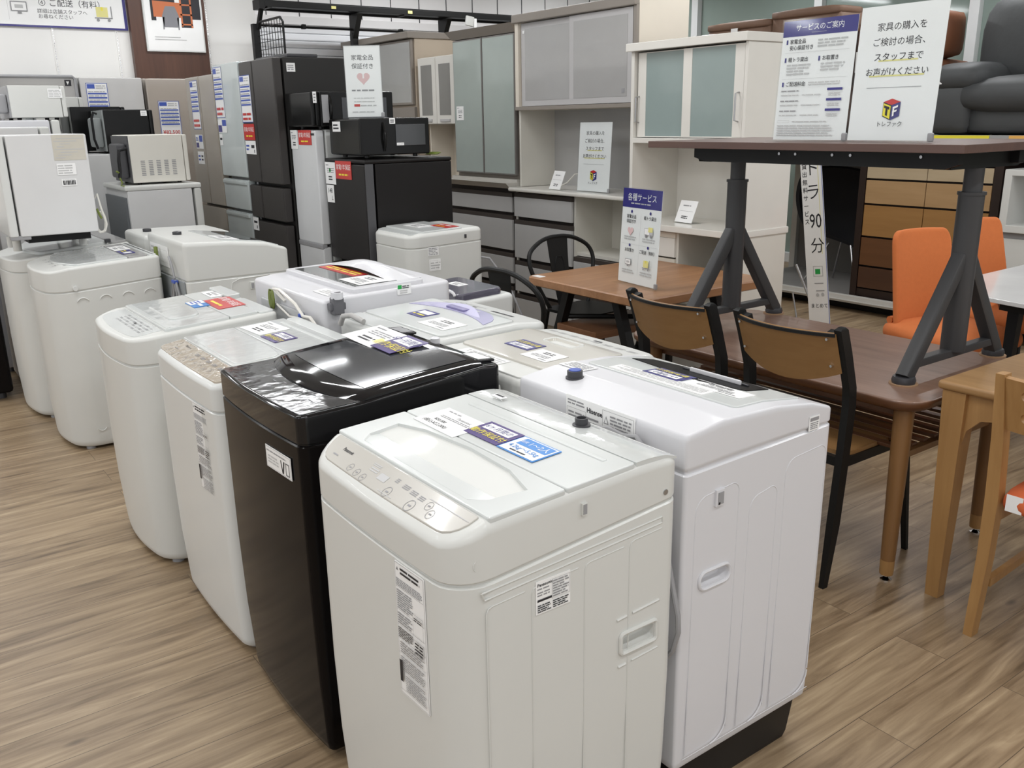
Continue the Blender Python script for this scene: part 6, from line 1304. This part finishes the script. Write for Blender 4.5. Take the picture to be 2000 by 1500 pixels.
# oak table at the right
t = Thing('dining_table', 'honey oak table with square tapered legs at the right edge', 'table', (3.0, .9, 0))
zo = .722
b = B(); b.box(2.575, 3.40, .45, 1.355, zo - .028, zo, .010, seg=3); t.part('tabletop', b, [OAKT])
def oakleg(x, y):
    b = B(); s_ = 1
    b.loft([[(x - w_, y - w_, z), (x + w_, y - w_, z), (x + w_, y + w_, z), (x - w_, y + w_, z)] for z, w_ in ((0, .021), (.5, .031), (.60, .034), (zo - .029, .036))]); return b
for x in (2.622, 3.34):
    for y in (.51, 1.305): t.part('leg', oakleg(x, y), [OAK])
def apron(ax, a0, a1, c):
    pts = [(a0, zo - .03), (a1, zo - .03), (a1, .52), (a1 - .012, .575), (a1 - .05, .615), (a1 - .09, .622), (a0 + .09, .622), (a0 + .05, .615), (a0 + .012, .575), (a0, .52)]
    return B().prism(pts, ax, c - .012, c + .012)
t.part('apron', apron(0, .54, 1.275, 2.615), [OAK]); t.part('apron', apron(1, 2.655, 3.305, 1.312), [OAK])
t.part('apron', apron(0, .54, 1.275, 3.345), [OAK]); t.part('apron', apron(1, 2.655, 3.305, .503), [OAK])
# oak chair with orange seat
t = Thing('oak_chair', 'oak chair with orange upholstered seat at the right edge', 'chair', (2.6, .88, 0))
for s_, y in ((1, 1.115), (-1, .665)):
    pr = [(2.485, 0, .013), (2.512, .25, .017), (2.515, .44, .019), (2.498, .62, .017), (2.462, .815, .012)]
    b = B(); b.loft([[(x - .019, y - w_, z), (x + .019, y - w_, z), (x + .019, y + w_, z), (x - .019, y + w_, z)] for x, z, w_ in pr]); t.part('rear_leg', b, [OAK])
    b = B(); b.bar((2.93, y, .43), (2.945, y, 0), .034, .034, up=(0, 1, 0), w1=.024, h1=.024); t.part('front_leg', b, [OAK])
    b = B(); b.bar((2.53, y - .008 * s_, .16), (2.93, y - .008 * s_, .19), .018, .026); t.part('stretcher', b, [OAK])
    b = B(); b.bar((2.53, y - .005 * s_, .385), (2.93, y - .005 * s_, .39), .022, .045); t.part('side_rail', b, [OAK])
def slat(u, v): 
    y = .68 + .42 * u; z = .655 + .155 * v; return (2.508 - .24 * (z - .62) - .025 * math.sin(math.pi * u), y, z)
b = B(); b.sheet(slat, 16, 6, .016); bo = t.part('back_panel', b, [OAK])
ct = B()
for z in (.765, .70): ct.loft([[(x, y, zz) for y, zz in rrect(.82, 1.055, z - .014, z + .014, .013, 4)] for x in (2.36, 2.60)])
carve(bo, ct)
ORS = mat('orange_fabric', (.62, .135, .045), .8, var=.08, scale=60, bump=.08, bscale=250)
st = t.part('seat_cushion', cushion(2.50, 2.94, .66, 1.095, .40, .468, .03, puff=.015), [ORS], smooth=80)
b = card((2.4985, 1.075, .412), (.02, -1, 0), (0, 0, 1), .045, .05, [], th=.002); t.part('white_tag', b, _SM, st, smooth=0)
# orange fabric chairs and the marble table
ORF = mat('orange_wool', (.56, .155, .042), .85, var=.06, scale=50, bump=.06, bscale=220)
def fabric_chair(label, loc, rz):
    t = Thing('fabric_chair', label, 'chair', (0, 0, 0), 'orange fabric chairs round the marble table')
    def back(u, v):
        s_ = (u - .5) * 2; hw = .215 - .03 * v; rr = 1 if v < .9 else math.sqrt(max(0, 1 - ((v - .9) / .1) ** 2 * .25))
        return (-.20 - .11 * v + .03 * s_ * s_, hw * s_ * rr, .43 + .50 * v)
    b = B(); b.sheet(back, 14, 14, .034); bp = t.part('backrest', b, [ORF], smooth=60)
    md = bp.modifiers.new('s', 'SUBSURF'); md.levels = 1; md.render_levels = 2
    st = t.part('seat', cushion(-.24, .24, -.23, .23, .38, .485, .05, puff=.025), [ORF], smooth=80)
    b = B(); b.tube([(-.21, -.20, .485), (-.215, 0, .49), (-.21, .20, .485)], .02, 8); t.part('seam_roll', b, [ORF], st, smooth=80)
    for (x, y) in ((.18, .18), (.18, -.18), (-.18, .18), (-.18, -.18)): t.part('leg', B().tube([(x, y, .39), (x * 1.2, y * 1.2, 0)], [.014, .009], 8), [BLKMAT])
    t.o.location = loc; t.o.rotation_euler = (0, 0, rz); return t
f1 = fabric_chair('orange fabric chair at the left end of the marble table, its backrest in full view', (4.33, 2.24, 0), math.radians(-106))
copy_thing(f1.o, (5.02, 2.28, 0), math.radians(-99), 'orange fabric chair half hidden behind the desk leg, beyond the marble table corner')
t = Thing('marble_table', 'white marble-topped table with black legs at the right edge', 'table', (4.8, 1.8, 0))
MARB = mat('white_marble', (.66, .66, .66), .18, coat=.3, var=.14, scale=3)
pl = [(4.60, 2.265), (4.037, 1.94), (3.93, 1.35), (5.5, 1.3), (5.5, 2.285)]
t.part('tabletop', B().prism(pl, 2, .682, .702, .003), [MARB])
cx_, cy_ = 4.75, 1.8
t.part('underframe', B().prism([(cx_ + (x - cx_) * .9, cy_ + (y - cy_) * .86) for x, y in pl], 2, .64, .682), [BLACK])
for (x, y) in ((4.14, 1.86), (4.10, 1.45), (5.38, 1.42), (5.38, 2.12)):
    b = B(); b.bar((x, y, .65), (x - .03 if x < 5 else x + .03, y, 0), .05, .05, up=(0, 1, 0), w1=.03, h1=.03); t.part('leg', b, [BLACK])
# banner stand for the truck loan
t = Thing('banner_stand', 'narrow white banner stand about a 90 minute truck loan, under the raised desk', 'banner', (5.25, 3.7, 0))
o = Vector((5.2, 3.615, .10)); u = Vector((0, -1, .16)).normalized(); v = Vector((0, .16, 1)).normalized()
W5, H5 = .165, 1.22; o = o - u * .06
q = [('t', 'ト', .088, 1.06, .115, 'k', 0), ('t', 'ラ', .088, .905, .115, 'k', 0), ('t', '90', .095, .715, .135, 'k', .004, 'CENTER', .72), ('t', '分', .10, .55, .11, 'k', 0), ('r', .132, .50, .004, .68, 'e'), ('t', '軽', .088, 1.17, .08, 'k', 0)]
q += [('t', c, .03, 1.08 - .052 * i, .04, 'k', .008) for i, c in enumerate('貸出無料サービス')]
q += [('f', .055, .35, .075, .07, .004, 'l'), ('r', .07, .365, .04, .035, 'G'), ('r', .06, .30, .07, .006, 'g'), ('r', .07, .25, .065, .006, 'g'), ('c', .08, .225, .012, 'l'), ('c', .12, .228, .012, 'l'), ('t', 'まとめて', .09, .15, .034, 'k', 0), ('r', W5 - .004, 0, .004, H5, 'b')]
t.part('banner', card(o, u, v, W5, H5, q, th=.002), _SM, smooth=0)
b = B(); b.tube([(5.25, 3.86, .50), (5.22, 3.66, .20), (5.2, 3.55, .06)], .009, 8); t.part('strut', b, [STEEL])
b = B(); b.tube([(5.26, 3.88, .30), (5.26, 3.80, .0)], .006, 8); t.part('strut', b, [STEEL]); b = B(); b.tube([(5.24, 3.62, .30), (5.20, 3.50, .0)], .006, 8); t.part('strut', b, [STEEL])
b = B(); b.tube([(5.22, 3.60, .05), (5.24, 3.82, 1.36)], .008, 8); t.part('pole', b, [STEEL])
